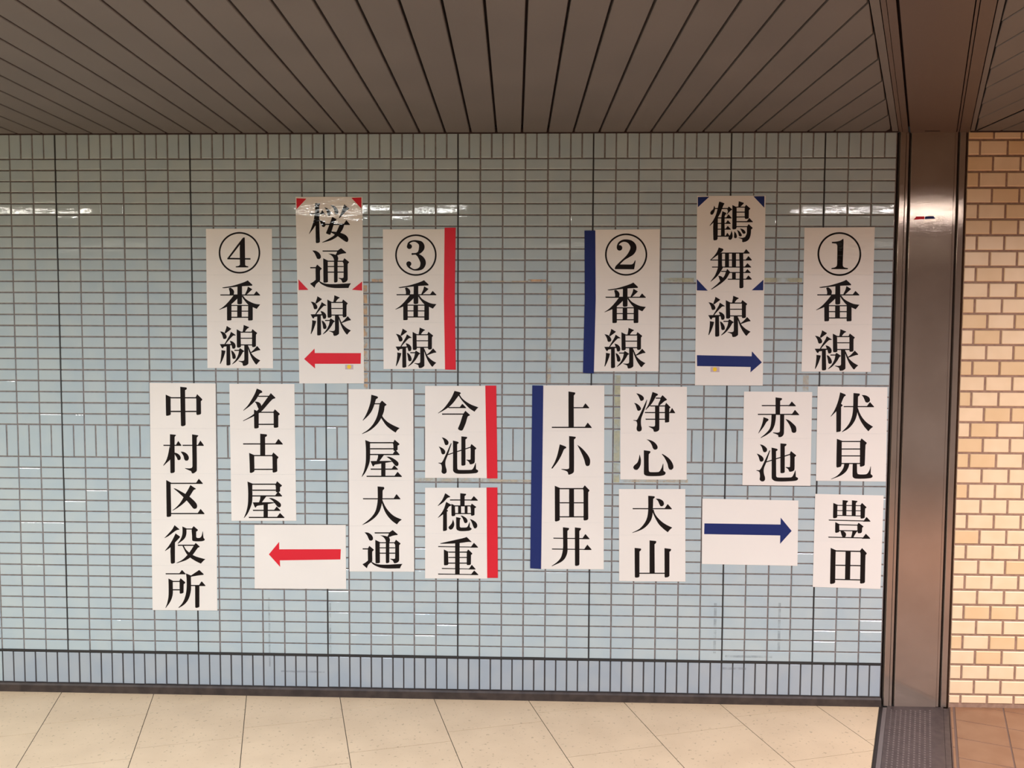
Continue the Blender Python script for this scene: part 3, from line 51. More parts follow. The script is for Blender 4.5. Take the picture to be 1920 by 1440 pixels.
["paper_sign","short white sign (浄心) under the circled 2 sign, without tape","sign","station name signs in the lower row",[2.6708,-1.4204],[[-1494,4145,1442,4160,1470,2103,-1469,2079],[-1469,2076,1470,2101,1498,17,-1445,0]],[[["P",[-786,3856,-693,3840,-545,3772,-450,3674,-449,3575,-529,3520,-591,3525,-628,3598,-691,3734]],["P",[-879,3429,-761,3400,-637,3302,-562,3191,-580,3117,-658,3074,-720,3091,-758,3178,-809,3325]],["P",[-322,3576,-302,3564,-343,3353,-437,3056,-544,2759,-561,2610,-552,2437,-520,2313,-529,2214,-597,2159,-695,2163,-745,2237,-747,2336,-724,2460,-750,2584,-800,2628,-903,2642,-886,2669,-751,2663,-703,2733,-583,2981,-440,3303]],["P",[-69,3923,152,3838,177,3801,160,3772,92,3732,-27,3504,-171,3305,-352,3119,-370,3136,-245,3354,-151,3626]],["B",[69,3670,318,3672,319,3622,79,3621]],["P",[284,3654,373,3783,572,3594,560,3562,475,3520,318,3383,185,3271,200,3407,278,3580]],["B",[-171,3323,502,3327,503,3278,-161,3273]],["P",[485,3310,537,3446,731,3250,724,3225,683,3188,685,2595,636,2575,501,2564,496,2618]],["P",[50,3307,241,3308,255,2295,237,2220,164,2165,66,2144,4,2169,-14,2255,-83,2304,-219,2377,-207,2397,-60,2379,38,2387,62,2442]],["B",[-400,3027,923,3037,923,2987,-390,2978]],["B",[684,2983,795,3211,807,3211,938,3015,933,2985]],["B",[-364,2730,670,2738,671,2689,-354,2681]]],[["P",[-310,1809,-150,1781,23,1700,148,1577,191,1478,187,1404,126,1353,41,1353,-17,1414,-73,1563,-173,1711]],["P",[-419,1324,-143,1284,-118,1252,-137,1202,-195,1139,-185,442,-167,368,-105,344,239,352,312,410,384,548,438,735,455,710,465,411,554,350,560,288,512,225,340,178,45,163,-226,168,-349,204,-400,266,-404,615]],["P",[-603,1136,-562,1012,-536,863,-553,663,-625,513,-697,438,-796,442,-858,498,-872,573,-811,661,-702,761,-642,911]],["P",[399,1170,548,1084,722,949,847,776,904,615,888,515,816,452,729,464,679,550,627,749,500,996,380,1149]]]],None,[],0],
["paper_sign","short white sign (犬山) directly left of the blue arrow sheet","sign","station name signs in the lower row",[2.6714,-1.8804],[[-1505,4168,1440,4198,1477,2132,-1477,2096],[-1477,2093,1477,2129,1515,16,-1448,0]],[[["P",[-202,3882,77,3860,97,3822,78,3785,24,3741,16,3271,2,3020,-68,2768,-250,2515,-495,2336,-877,2194,-889,2211,-570,2386,-351,2640,-231,2917,-194,3268]],["B",[-891,3316,843,3335,844,3285,-880,3266]],["B",[506,3279,661,3511,678,3511,856,3312,851,3283]],["P",[127,3753,300,3744,449,3663,505,3551,489,3464,416,3405,342,3425,291,3524,227,3661]],["P",[-13,3220,48,3271,100,3096,213,2922,414,2724,638,2576,891,2458,789,2364,692,2243,492,2398,292,2597,140,2846,33,3070]]],[["P",[-774,1520,-496,1491,-478,1456,-495,1410,-556,1354,-541,223,-590,177,-714,165,-747,200]],["P",[-113,1868,174,1842,192,1802,168,1746,112,1690,139,364,-92,360]],["P",[555,1524,840,1490,857,1453,829,1397,780,1363,796,266,735,210,612,188,579,218]],["B",[-556,392,584,407,585,357,-545,342]]]],None,[],0],
["paper_sign","short white sign (赤池) just above the right half of the blue arrow sheet","sign","station name signs in the lower row",[3.2154,-1.4406],[[-1499,4170,1481,4167,1492,2114,-1492,2089],[-1492,2086,1492,2111,1503,0,-1485,5]],[[["P",[-116,3920,156,3886,174,3854,158,3812,94,3770,100,3155,-99,3154]],["B",[-716,3575,762,3585,763,3536,-705,3526]],["B",[446,3529,592,3736,608,3736,780,3558,776,3531]],["B",[-877,3185,917,3198,918,3149,-867,3135]],["B",[586,3137,737,3366,754,3367,932,3169,928,3139]],["P",[-276,3157,-75,3159,-89,2912,-143,2641,-260,2418,-475,2243,-716,2113,-733,2130,-525,2305,-336,2541,-281,2837]],["P",[100,3155,282,3156,289,2348,255,2237,159,2162,50,2161,36,2248,-38,2284,-198,2344,-181,2369,9,2358,93,2384,109,2446]],["P",[-622,3044,-418,2964,-393,2930,-404,2898,-488,2823,-605,2613,-830,2310,-837,2327,-726,2587,-658,2809]],["P",[335,2970,507,2905,680,2758,805,2624,829,2427,786,2365,702,2352,628,2401,601,2524,511,2720]]],[["P",[-754,1832,-644,1808,-515,1728,-436,1628,-447,1527,-509,1476,-586,1488,-626,1576,-667,1702]],["P",[-886,1423,-762,1373,-633,1286,-574,1186,-590,1097,-653,1059,-730,1071,-762,1146,-798,1272]],["P",[-328,1571,-294,1561,-342,1402,-449,1048,-546,794,-563,642,-539,491,-498,365,-495,251,-545,192,-622,174,-699,211,-734,274,-721,388,-732,540,-771,615,-887,660,-875,680,-747,679,-685,755,-575,996,-454,1275]],["P",[-239,1693,-3,1637,36,1602,19,1569,-39,1526,-6,420,38,365,179,359,637,371,713,427,785,580,821,686,839,676,853,403,944,354,958,303,908,240,794,213,540,193,132,181,-73,205,-177,279,-204,342,-219,1050]],["P",[144,1885,399,1862,417,1832,396,1787,338,1748,364,601,314,563,200,554,173,586]],["P",[-455,1073,158,1281,575,1421,588,1373,159,1230,-449,1028]],["P",[569,1423,615,1544,843,1362,844,1332,782,1281,787,731,733,655,606,616,555,628,522,716,450,779,393,816,402,834,550,825,588,843,586,1259]]]],None,[],0],
["paper_sign","short white sign (伏見) beside the steel column, under the circled 1","sign","station name signs in the lower row",[3.54,-1.4182],[[-1539,4191,1494,4176,1521,2130,-1521,2105],[-1521,2102,1521,2127,1549,0,-1503,5]],[[["P",[-551,3936,-326,3847,-301,3811,-312,3781,-372,3749,-451,3565,-496,3430,-447,3393,-427,3364,-457,3319,-492,3295,-476,2238,-512,2201,-668,2175,-674,2212,-697,3097,-928,2857,-936,2879,-801,3096,-688,3367,-610,3637]],["P",[27,3911,288,3888,308,3851,290,3802,231,3753,233,3251,215,3030,150,2760,12,2513,-176,2315,-426,2177,-434,2194,-227,2413,-88,2635,1,2930,28,3249]],["B",[-385,3332,925,3342,927,3293,-374,3283]],["B",[594,3288,743,3509,760,3510,938,3319,934,3290]],["P",[386,3828,555,3812,702,3732,753,3622,732,3536,649,3487,564,3511,525,3596,461,3730]],["P",[214,3091,240,3251,311,3055,438,2835,637,2616,921,2427,826,2347,721,2224,546,2419,395,2639,280,2883]]],[["P",[-641,1882,-404,1793,-422,1736,-404,725,-445,638,-590,599,-627,636,-639,1167]],["P",[378,1793,435,1909,663,1721,664,1684,617,1622,606,734,559,684,439,646,395,670,374,1694]],["B",[-433,1788,395,1795,396,1746,-422,1739]],["B",[-424,1455,392,1463,394,1413,-413,1406]],["B",[-420,1149,393,1157,395,1107,-409,1100]],["B",[-414,811,403,819,404,769,-403,762]],["P",[-292,787,-61,790,-105,604,-221,405,-459,229,-843,77,-849,96,-604,228,-416,428,-312,627]],["P",[79,791,266,793,284,410,315,323,437,307,679,320,762,390,830,539,858,675,875,658,877,329,959,268,961,206,902,156,708,129,442,114,199,124,113,173,87,235]]]],None,[],0],
["paper_sign","slightly tilted short white sign (豊田), lowest one beside the steel column","sign","station name signs in the lower row",[3.537,-1.9005],[[-1493,4244,1505,4204,1497,2174,-1496,2138],[-1496,2135,1497,2172,1489,0,-1499,54]],[[["P",[-691,3849,-494,3766,-505,3721,-504,3211,-551,3173,-661,3159,-686,3197]],["P",[498,3757,566,3862,768,3673,761,3648,709,3610,705,3212,665,3175,556,3156,519,3185,505,3683]],["P",[-288,3980,-61,3955,-48,3925,-67,3895,-114,3850,-104,3290,-279,3288]],["P",[120,3977,352,3949,365,3925,341,3892,299,3849,305,3270,130,3268]],["P",[-511,3761,510,3757,511,3718,-510,3721]],["P",[-512,3527,517,3526,518,3489,-511,3490]],["P",[-514,3311,523,3297,524,3258,-513,3271]],["P",[-878,3100,928,3071,930,3028,-865,3057]],["B",[636,3022,774,3231,790,3231,956,3053,951,3026]],["P",[-583,2993,-386,2896,-404,2863,-389,2577,-437,2526,-546,2505,-576,2537]],["P",[389,2880,440,2973,658,2814,652,2789,604,2751,597,2564,550,2508,441,2499,408,2536]],["P",[-410,2898,406,2885,407,2840,-409,2853]],["P",[-403,2631,413,2631,414,2586,-402,2587]],["P",[-349,2607,-207,2584,-112,2505,-92,2406,-138,2300,-236,2304,-287,2403]],["P",[182,2621,413,2624,308,2460,227,2302,123,2301,162,2459]],["P",[-883,2334,945,2311,947,2266,-857,2289]],["B",[609,2254,764,2476,782,2476,968,2287,964,2259]]],[["P",[-753,1830,-508,1722,-528,1664,-515,269,-571,224,-699,195,-740,225]],["P",[524,1701,623,1839,836,1615,831,1572,786,1522,795,298,744,256,616,236,578,262,564,1579]],["B",[-95,1706,130,1704,138,392,-87,393]],["B",[-528,1722,568,1713,568,1657,-518,1666]],["B",[-525,1076,572,1068,573,1017,-514,1026]],["B",[-521,435,577,427,577,376,-511,384]]]],None,[],0],
["arrow_sheet","white landscape sheet with a red arrow pointing left","sign","arrow sheets",[1.0836,-1.9378],[[-2078,2936,2093,2978,2089,39,-2105,0]],[],None,[["arrow","red",[-1433,1585,-953,2168,-952,1825,1862,1868,1838,1394,-931,1315,-921,1014]]],0],
["arrow_sheet","tilted white landscape sheet with a dark blue arrow pointing right","sign","arrow sheets",[3.1046,-1.8007],[[-2130,2978,2101,2939,2131,0,-2102,28]],[],None,[["arrow","blue",[-2021,1869,1341,1855,1339,2165,1836,1572,1340,983,1339,1362,-2026,1382]]],0]
]

# ------------------------------------------------------------------ materials
def mat(name, color, rough=0.5, metal=0.0, spec=0.5, noise=None, bump=None, coat=None, aniso=0.0, emit=None):
    """noise = (scale, amount, detail, second colour or None); bump = (scale, strength, distance, stretch)"""
    m = bpy.data.materials.new(name); m.use_nodes = True
    nt = m.node_tree; N = nt.nodes; L = nt.links; b = N['Principled BSDF']
    b.inputs['Base Color'].default_value = (*color, 1); b.inputs['Roughness'].default_value = rough
    b.inputs['Metallic'].default_value = metal; b.inputs['Specular IOR Level'].default_value = spec
    if aniso: b.inputs['Anisotropic'].default_value = aniso
    geo = N.new('ShaderNodeNewGeometry')
    if noise:
        sc, amt, det, col2 = noise
        t = N.new('ShaderNodeTexNoise'); t.inputs['Scale'].default_value = sc; t.inputs['Detail'].default_value = det
        L.new(geo.outputs['Position'], t.inputs['Vector'])
        r = N.new('ShaderNodeMapRange'); r.inputs[1].default_value = 0.35; r.inputs[2].default_value = 0.65
        r.inputs[3].default_value = 0; r.inputs[4].default_value = amt
        L.new(t.outputs['Fac'], r.inputs[0])
        mx = N.new('ShaderNodeMix'); mx.data_type = 'RGBA'
        mx.inputs[6].default_value = (*color, 1); mx.inputs[7].default_value = (*(col2 or [c * 0.8 for c in color]), 1)
        L.new(r.outputs[0], mx.inputs[0]); L.new(mx.outputs[2], b.inputs['Base Color'])
    if bump:
        sc, st, dist, stretch = bump
        mp = N.new('ShaderNodeMapping'); mp.inputs['Scale'].default_value = stretch
        L.new(geo.outputs['Position'], mp.inputs['Vector'])
        t = N.new('ShaderNodeTexNoise'); t.inputs['Scale'].default_value = sc; t.inputs['Detail'].default_value = 2
        L.new(mp.outputs[0], t.inputs['Vector'])
        bp = N.new('ShaderNodeBump'); bp.inputs['Strength'].default_value = st; bp.inputs['Distance'].default_value = dist
        L.new(t.outputs['Fac'], bp.inputs['Height']); L.new(bp.outputs[0], b.inputs['Normal'])
    if emit:
        b.inputs['Emission Color'].default_value = (*emit[0], 1); b.inputs['Emission Strength'].default_value = emit[1]
    return m

def speckle(m, scale, lo, col):
    """sparse dark flecks on top of the base colour of m (terrazzo, stone chips)"""
    nt = m.node_tree; N = nt.nodes; L = nt.links; b = N['Principled BSDF']
    src = b.inputs['Base Color'].links[0].from_socket
    geo = N.new('ShaderNodeNewGeometry'); t = N.new('ShaderNodeTexNoise'); t.inputs['Scale'].default_value = scale; t.inputs['Detail'].default_value = 3
    L.new(geo.outputs['Position'], t.inputs['Vector'])
    r = N.new('ShaderNodeMapRange'); r.inputs[1].default_value = lo; r.inputs[2].default_value = lo + 0.06; r.inputs[3].default_value = 0; r.inputs[4].default_value = 0.55
    L.new(t.outputs['Fac'], r.inputs[0])
    mx = N.new('ShaderNodeMix'); mx.data_type = 'RGBA'; mx.inputs[7].default_value = (*col, 1)
    L.new(src, mx.inputs[6]); L.new(r.outputs[0], mx.inputs[0]); L.new(mx.outputs[2], b.inputs['Base Color'])

M = {}
M['tile'] = mat('pale blue glazed tile', TILE_C, 0.03, spec=0.5, noise=(9, 1.0, 1, TILE_C2), bump=(34, 1.0, 0.00010, (0.6, 1, 1.6)))
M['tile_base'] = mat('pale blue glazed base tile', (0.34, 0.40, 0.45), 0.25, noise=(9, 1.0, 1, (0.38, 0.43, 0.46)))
M['grout'] = mat('brown grey grout', (0.185, 0.158, 0.145), 0.9, noise=(60, 1.0, 2, (0.25, 0.215, 0.20)))
M['dark_grout'] = mat('blackened grout', (0.05, 0.045, 0.045), 0.9)
M['dark_joint'] = mat('dark sealant joint', (0.022, 0.022, 0.022), 0.6)
M['brick'] = mat('cream glazed brick tile', (0.83, 0.63, 0.40), 0.32, noise=(14, 1.0, 1, (0.87, 0.67, 0.44)))
M['brick_tan'] = mat('tan glazed brick tile', (0.76, 0.54, 0.30), 0.32, noise=(14, 1.0, 1, (0.79, 0.57, 0.33)))
M['brick_grout'] = mat('brown mortar', (0.27, 0.165, 0.115), 0.9, noise=(50, 1.0, 2, (0.35, 0.22, 0.155)))
M['floor'] = mat('beige speckled floor tile', (0.69, 0.52, 0.335), 0.35, noise=(5, 1.0, 3, (0.63, 0.47, 0.30)))
speckle(M['floor'], 60, 0.63, (0.26, 0.18, 0.10))
M['floor_joint'] = mat('dark floor joint', (0.06, 0.045, 0.03), 0.8)
M['brown_tile'] = mat('reddish brown floor tile', (0.25, 0.125, 0.066), 0.42, noise=(12, 1.0, 3, (0.29, 0.155, 0.085)))
M['brown_joint'] = mat('brown floor joint', (0.16, 0.10, 0.075), 0.9)
M['ceiling'] = mat('grey brown painted metal', (0.143, 0.125, 0.117), 0.6, noise=(3, 1.0, 1, (0.130, 0.114, 0.107)))
M['ceiling_gap'] = mat('dark ceiling void', (0.03, 0.014, 0.012), 0.9)
M['base'] = mat('dark brown skirting', (0.030, 0.020, 0.016), 0.6, noise=(25, 1.0, 2, (0.055, 0.038, 0.030)))
M['steel'] = mat('brushed stainless steel', (0.37, 0.295, 0.24), 0.075, metal=0.58, noise=(4, 1.0, 3, (0.32, 0.25, 0.20)), bump=(30, 0.12, 0.0006, (1.5, 1.5, 14)))
M['steel_dark'] = mat('dark groove in steel', (0.028, 0.02, 0.018), 0.5, metal=0.3)
M['beam'] = mat('brown painted beam', (0.105, 0.07, 0.055), 0.5)
M['plate'] = mat('worn steel floor plate', (0.125, 0.095, 0.090), 0.42, metal=0.5, noise=(30, 1.0, 3, (0.085, 0.066, 0.062)))
M['plate_edge'] = mat('bright steel edge strip', (0.26, 0.22, 0.21), 0.35, metal=0.6)
M['paper'] = mat('matt white paper', (0.80, 0.765, 0.70), 0.62, noise=(4, 1.0, 1, (0.78, 0.745, 0.68)))
M['paper_gloss'] = mat('laminated white paper', (0.80, 0.765, 0.70), 0.035, spec=0.4, bump=(26, 1.0, 0.00050, (0.7, 1, 1.6)))
M['paper_semi'] = mat('smooth white paper', (0.80, 0.765, 0.70), 0.20, bump=(6, 0.4, 0.002, (1, 1, 1.2)))
M['ink'] = mat('black ink', (0.010, 0.007, 0.006), 0.6, spec=0.12)
M['ink_gloss'] = mat('laminated black ink', (0.010, 0.008, 0.007), 0.035, spec=0.18, bump=(26, 1.0, 0.00050, (0.7, 1, 1.6)))
M['red'] = mat('red print', (0.66, 0.02, 0.035), 0.5, spec=0.2)
M['red_gloss'] = mat('laminated red print', (0.55, 0.02, 0.03), 0.035, bump=(26, 1.0, 0.00026, (0.7, 1, 1.6)))
M['blue'] = mat('dark blue print', (0.014, 0.026, 0.13), 0.5, spec=0.2)
M['mauve'] = mat('pale mauve print', (0.52, 0.42, 0.44), 0.6)
M['yellow'] = mat('yellow print', (0.85, 0.58, 0.02), 0.5)
for i, l in enumerate(LAMPS):
    M['lamp%d' % i] = mat('lit diffuser', (0.8, 0.8, 0.8), 0.6, emit=(l[4], l[5]))
M['far'] = mat('pale tiled wall far side', (0.32, 0.31, 0.29), 0.4)
M['lamp_frame'] = mat('white lamp frame', (0.6, 0.58, 0.54), 0.5)

def stain(name, color, amount, scale):
    """patchy translucent residue: the colour breaks up over the tile below"""
    m = bpy.data.materials.new(name); m.use_nodes = True
    nt = m.node_tree; N = nt.nodes; L = nt.links; b = N['Principled BSDF']
    b.inputs['Base Color'].default_value = (*color, 1); b.inputs['Roughness'].default_value = 0.7
    tr = N.new('ShaderNodeBsdfTransparent'); mx = N.new('ShaderNodeMixShader')
    geo = N.new('ShaderNodeNewGeometry'); t = N.new('ShaderNodeTexNoise'); t.inputs['Scale'].default_value = scale; t.inputs['Detail'].default_value = 3
    r = N.new('ShaderNodeMapRange'); r.inputs[1].default_value = 0.30; r.inputs[2].default_value = 0.62; r.inputs[3].default_value = 0; r.inputs[4].default_value = amount
    L.new(geo.outputs['Position'], t.inputs['Vector']); L.new(t.outputs['Fac'], r.inputs[0])
    L.new(r.outputs[0], mx.inputs[0]); L.new(tr.outputs[0], mx.inputs[1]); L.new(b.outputs[0], mx.inputs[2])
    L.new(mx.outputs[0], N['Material Output'].inputs['Surface'])
    return m
M['residue_orange'] = stain('orange adhesive residue', (0.62, 0.40, 0.22), 0.85, 24)
M['residue_tan'] = stain('tan adhesive residue', (0.56, 0.48, 0.34), 0.65, 18)
M['residue_olive'] = stain('olive adhesive residue', (0.50, 0.50, 0.33), 0.85, 12)
M['smudge'] = stain('grey smudge', (0.24, 0.27, 0.29), 0.32, 30)

# ------------------------------------------------------------------ geometry helpers
def link(name, me, parent=None, label=None, cat=None, group=None, kind=None, loc=None):
    o = bpy.data.objects.new(name, me); COL.objects.link(o)
    if parent: o.parent = parent
    if loc: o.location = loc
    for k, v in (('label', label), ('category', cat), ('group', group), ('kind', kind)):
        if v: o[k] = v
    return o

def empty(name, loc=(0, 0, 0), **kw):
    o = link(name, None, loc=loc, **kw); o.empty_display_size = 0.1
    return o

class MB:
    def __init__(s): s.v = []; s.f = []
    def add(s, v, f):
        n = len(s.v); s.v += v; s.f += [tuple(i + n for i in q) for q in f]; return s
    def box(s, x0, x1, y0, y1, z0, z1):
        return s.add([(x0, y0, z0), (x1, y0, z0), (x1, y1, z0), (x0, y1, z0), (x0, y0, z1), (x1, y0, z1), (x1, y1, z1), (x0, y1, z1)],
                     [(0, 3, 2, 1), (4, 5, 6, 7), (0, 1, 5, 4), (1, 2, 6, 5), (2, 3, 7, 6), (3, 0, 4, 7)])
    def prism(s, poly, z0, z1):
        """vertical prism over an xy polygon (counter-clockwise)"""
        n = len(poly)
        return s.add([(x, y, z0) for x, y in poly] + [(x, y, z1) for x, y in poly],
                     [tuple(range(n - 1, -1, -1)), tuple(range(n, 2 * n))] + [(i, (i + 1) % n, n + (i + 1) % n, n + i) for i in range(n)])
    def tile(s, x0, x1, z0, z1, yf, yb, rings, skew=0.0):
        """tile facing -y with its front edge broken by rings of (inset, depth); skew tips the face by a hair"""
        lev = [(0, yb)] + [(i, yf + d) for i, d in rings]
        v = []
        for i, y in lev:
            for x, z in ((x0 + i, z0 + i), (x1 - i, z0 + i), (x1 - i, z1 - i), (x0 + i, z1 - i)):
                v.append((x, y + (skew * (z - (z0 + z1) / 2) if y != yb else 0), z))
        n = len(lev); f = []
        for k in range(n - 1):
            for j in range(4):
                a, b = 4 * k + j, 4 * k + (j + 1) % 4
                f.append((a, b, b + 4, a + 4))
        f.append(tuple(4 * (n - 1) + j for j in range(4)))
        return s.add(v, f)
    def mesh(s, name, m, smooth=False):
        me = bpy.data.meshes.new(name); me.from_pydata([tuple(a) for a in s.v], [], s.f)
        me.materials.append(m)
        if smooth: me.polygons.foreach_set('use_smooth', [True] * len(me.polygons))
        me.update(); return me
    def obj(s, name, m, parent=None, **kw):
        return link(name, s.mesh(name, m), parent, **kw)

def clip(poly, a, b, c):
    """keep the side a*x + b*y <= c"""
    out = []
    for i in range(len(poly)):
        p, q = poly[i], poly[(i + 1) % len(poly)]
        dp, dq = a * p[0] + b * p[1] - c, a * q[0] + b * q[1] - c
        if dp <= 0: out.append(p)
        if (dp < 0 < dq) or (dq < 0 < dp):
            t = dp / (dp - dq); out.append((p[0] + t * (q[0] - p[0]), p[1] + t * (q[1] - p[1])))
    return out
def area(p): return 0.5 * abs(sum(p[i][0] * p[(i + 1) % len(p)][1] - p[(i + 1) % len(p)][0] * p[i][1] for i in range(len(p))))
def inset_slab(mb, poly, z_top, z_bot, gap, bev=0.0012):
    """floor slab over a convex polygon: shrunk by half the joint and with a small bevelled top edge"""
    c = (sum(p[0] for p in poly) / len(poly), sum(p[1] for p in poly) / len(poly))
    def shrink(d):
        out = []
        n = len(poly)
        for i in range(n):
            p0, p1, p2 = poly[i - 1], poly[i], poly[(i + 1) % n]
            def nrm(a, b):
                dx, dy = b[0] - a[0], b[1] - a[1]; l = math.hypot(dx, dy) or 1; nx, ny = -dy / l, dx / l
                if nx * (c[0] - a[0]) + ny * (c[1] - a[1]) < 0: nx, ny = -nx, -ny
                return nx, ny
            n1, n2 = nrm(p0, p1), nrm(p1, p2)
            k = 1 + n1[0] * n2[0] + n1[1] * n2[1]
            k = max(k, 0.35)
            out.append((p1[0] + (n1[0] + n2[0]) / k * d, p1[1] + (n1[1] + n2[1]) / k * d))
        return out
    a, b = shrink(gap / 2), shrink(gap / 2 + bev); n = len(poly)
    v = [(x, y, z_bot) for x, y in a] + [(x, y, z_top - bev) for x, y in a] + [(x, y, z_top) for x, y in b]
    f = []
    for k in (0, 1):
        for i in range(n): f.append((k * n + i, k * n + (i + 1) % n, (k + 1) * n + (i + 1) % n, (k + 1) * n + i))
    f.append(tuple(range(2 * n, 3 * n)))
    mb.add(v, f)

# the line where the two passages meet runs at 67 degrees to the wall across ceiling and floor
SL = 0.4335
def meet(x0): return (1.0, -SL, x0)                 # x - SL*y <= x0 is the left side (y is negative)

# ------------------------------------------------------------------ left wall: pale blue tiles
def zrow(up, r):
    z = -0.05 * r if up else -1.2 - 0.147212 - 0.05 * r
    t = (z + 1.15) / 1.15
    return -1.15 + 1.15 * (t * 0.994199 - 0.003813 * (t * t - 1) * t - 0.004095 * (t * t - 1))
def xcol(c):
    if c < 0: return 0.1034 * c
    t = (c * 0.1 - 1.85) / 1.85
    return 1.85 + 1.85 * (t + 0.012621 * (t * t - 1) * t + 0.000213 * (t * t - 1))
wall_left = MB().box(-6.5, 3.701, 0.004, 0.14, FLOOR_Z - 0.1, CEIL_Z + 0.3).obj('wall_left', M['grout'], kind='structure')
C0, C1 = -24, 37
SOLD = [(zrow(1, 0) + 0.0, CEIL_Z + 0.012), (zrow(0, 0), zrow(1, 24)), (-2.394, -2.2465)]
G2 = 0.0028
cells = []                                            # x0, x1, z0, z1, soldier?
for c in range(C0, C1):
    for k in range(24): cells.append((xcol(c), xcol(c + 1), zrow(1, k + 1), zrow(1, k), 0))
    for k in range(18): cells.append((xcol(c), xcol(c + 1), zrow(0, k + 1), zrow(0, k), 0))
    m_ = (xcol(c) + xcol(c + 1)) / 2
    for z0, z1 in SOLD:
        cells.append((xcol(c), m_, z0, z1, 1)); cells.append((m_, xcol(c + 1), z0, z1, 1))
SIGN_BOX = []
for s in SIGNS:
    pts = [(s[4][0] + p[i] / 1e4, s[4][1] + p[i + 1] / 1e4) for p in s[5] for i in range(0, 8, 2)]
    SIGN_BOX.append((min(p[0] for p in pts), max(p[0] for p in pts), min(p[1] for p in pts), max(p[1] for p in pts)))
def hidden(c):
    return any(b[0] - 0.02 < c[0] and c[1] < b[1] + 0.02 and b[2] - 0.015 < c[2] and c[3] < b[3] + 0.015 for b in SIGN_BOX)
def rank(c):                                          # how large the tile shows: soldiers first, then the nearer right end
    if c[1] < -0.28 or hidden(c): return -1
    return (c[1] - c[0]) * (min(c[3], CEIL_Z) - c[2]) * (1 + 0.03 * c[0] + 0.02 * c[2]) * (4 if c[4] else 1)
order = sorted(range(len(cells)), key=lambda i: -rank(cells[i]))
single = set(order[:300])
rest = MB()
for i, (x0, x1, z0, z1, s) in enumerate(cells):
    j = [random.uniform(-0.0004, 0.0004) for _ in range(3)]
    g0, g1 = G2, G2
    args = (x0 + g0 + j[0], x1 - g1 + j[0], z0 + G2 + j[1], min(z1 - G2 + j[1], CEIL_Z + 0.012), j[2] * 0.5, 0.005, [(0, 0.0028), (0.0009, random.uniform(0.0003, 0.0013)), (0.0026, 0.0)], random.gauss(0, 0.0035))
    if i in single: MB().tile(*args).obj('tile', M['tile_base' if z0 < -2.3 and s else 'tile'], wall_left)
    else: rest.tile(*args)
rest.obj('tile_field', M['tile'], wall_left, kind='stuff')
for c in list(range(-24, 31, 6)) + [34]:
    x = xcol(c); MB().box(x - 0.0029, x + 0.0029, 0.0012, 0.0045, -2.236, CEIL_Z + 0.012).obj('expansion_joint', M['dark_joint'], wall_left)
MB().box(-6.4, 3.700, -0.0012, 0.0045, -2.2485, -2.2375).obj('expansion_joint', M['dark_joint'], wall_left)

MB().box(-6.4, 3.700, 0.0028, 0.0045, -2.397, -2.2485).obj('base_grout', M['dark_grout'], wall_left)

# marks left on the tiles by older tape and by trolleys
def marks(m, rects, broken=True):
    for x0, z0, x1, z1 in rects:
        mb = MB()
        if broken and z1 - z0 > 0.06:                  # residue stays on the tile faces only, not in the joints
            for r in [(zrow(1, k + 1), zrow(1, k)) for k in range(24)] + [(zrow(0, 0), zrow(1, 24))] + [(zrow(0, k + 1), zrow(0, k)) for k in range(18)]:
                a, b = max(z0, r[0] + 0.005), min(z1, r[1] - 0.005)
                if b > a + 0.004: mb.add([(x0, -0.0006, a), (x1, -0.0006, a), (x1, -0.0006, b), (x0, -0.0006, b)], [(0, 1, 2, 3)])
        else: mb.add([(x0, -0.0006, z0), (x1, -0.0006, z0), (x1, -0.0006, z1), (x0, -0.0006, z1)], [(0, 1, 2, 3)])
        mb.obj('tape_residue', m, wall_left, kind='stuff')
marks(M['residue_orange'], [(1.379, -1.037, 1.396, -0.562), (1.4167, -0.546, 1.4642, -0.534), (2.110, -0.544, 2.190, -0.534)])
marks(M['residue_tan'], [(1.830, -0.5455, 2.110, -0.5405), (2.197, -0.991, 2.214, -0.560), (3.322, -1.019, 3.347, -0.949), (1.602, -1.4365, 1.652, -1.4225), (1.653, -1.4365, 1.975, -1.4225), (1.975, -1.4365, 2.130, -1.4255), (2.53, -1.432, 2.826, -1.417)])
marks(M['residue_olive'], [(2.706, -0.5445, 2.838, -0.526), (3.145, -0.5435, 3.308, -0.525), (2.496, -1.434, 2.522, -0.956)])
marks(M['smudge'], [(0.934, -2.235, 0.942, -1.98), (1.2145, -2.235, 1.2225, -2.0), (2.952, -2.204, 2.964, -1.975), (3.238, -2.20, 3.249, -1.97), (3.006, -2.222, 3.215, -2.212), (2.995, -2.278, 3.10, -2.268), (1.215, -2.315, 1.222, -2.255), (0.935, -2.30, 0.942, -2.255), (0.99, -2.325, 1.19, -2.317)])

base = MB()
base.add([(-6.4, 0.004, FLOOR_Z), (3.700, 0.004, FLOOR_Z), (3.700, -0.014, FLOOR_Z), (-6.4, -0.014, FLOOR_Z),
          (-6.4, 0.004, -2.3945), (3.700, 0.004, -2.3945), (3.700, -0.006, -2.3945), (-6.4, -0.006, -2.3945), (-6.4, -0.012, -2.402), (3.700, -0.012, -2.402)],
         [(3, 2, 9, 8), (8, 9, 6, 7), (7, 6, 5, 4), (2, 1, 5, 6, 9), (0, 3, 8, 7, 4)])
base.obj('baseboard_left', M['base'], kind='structure')

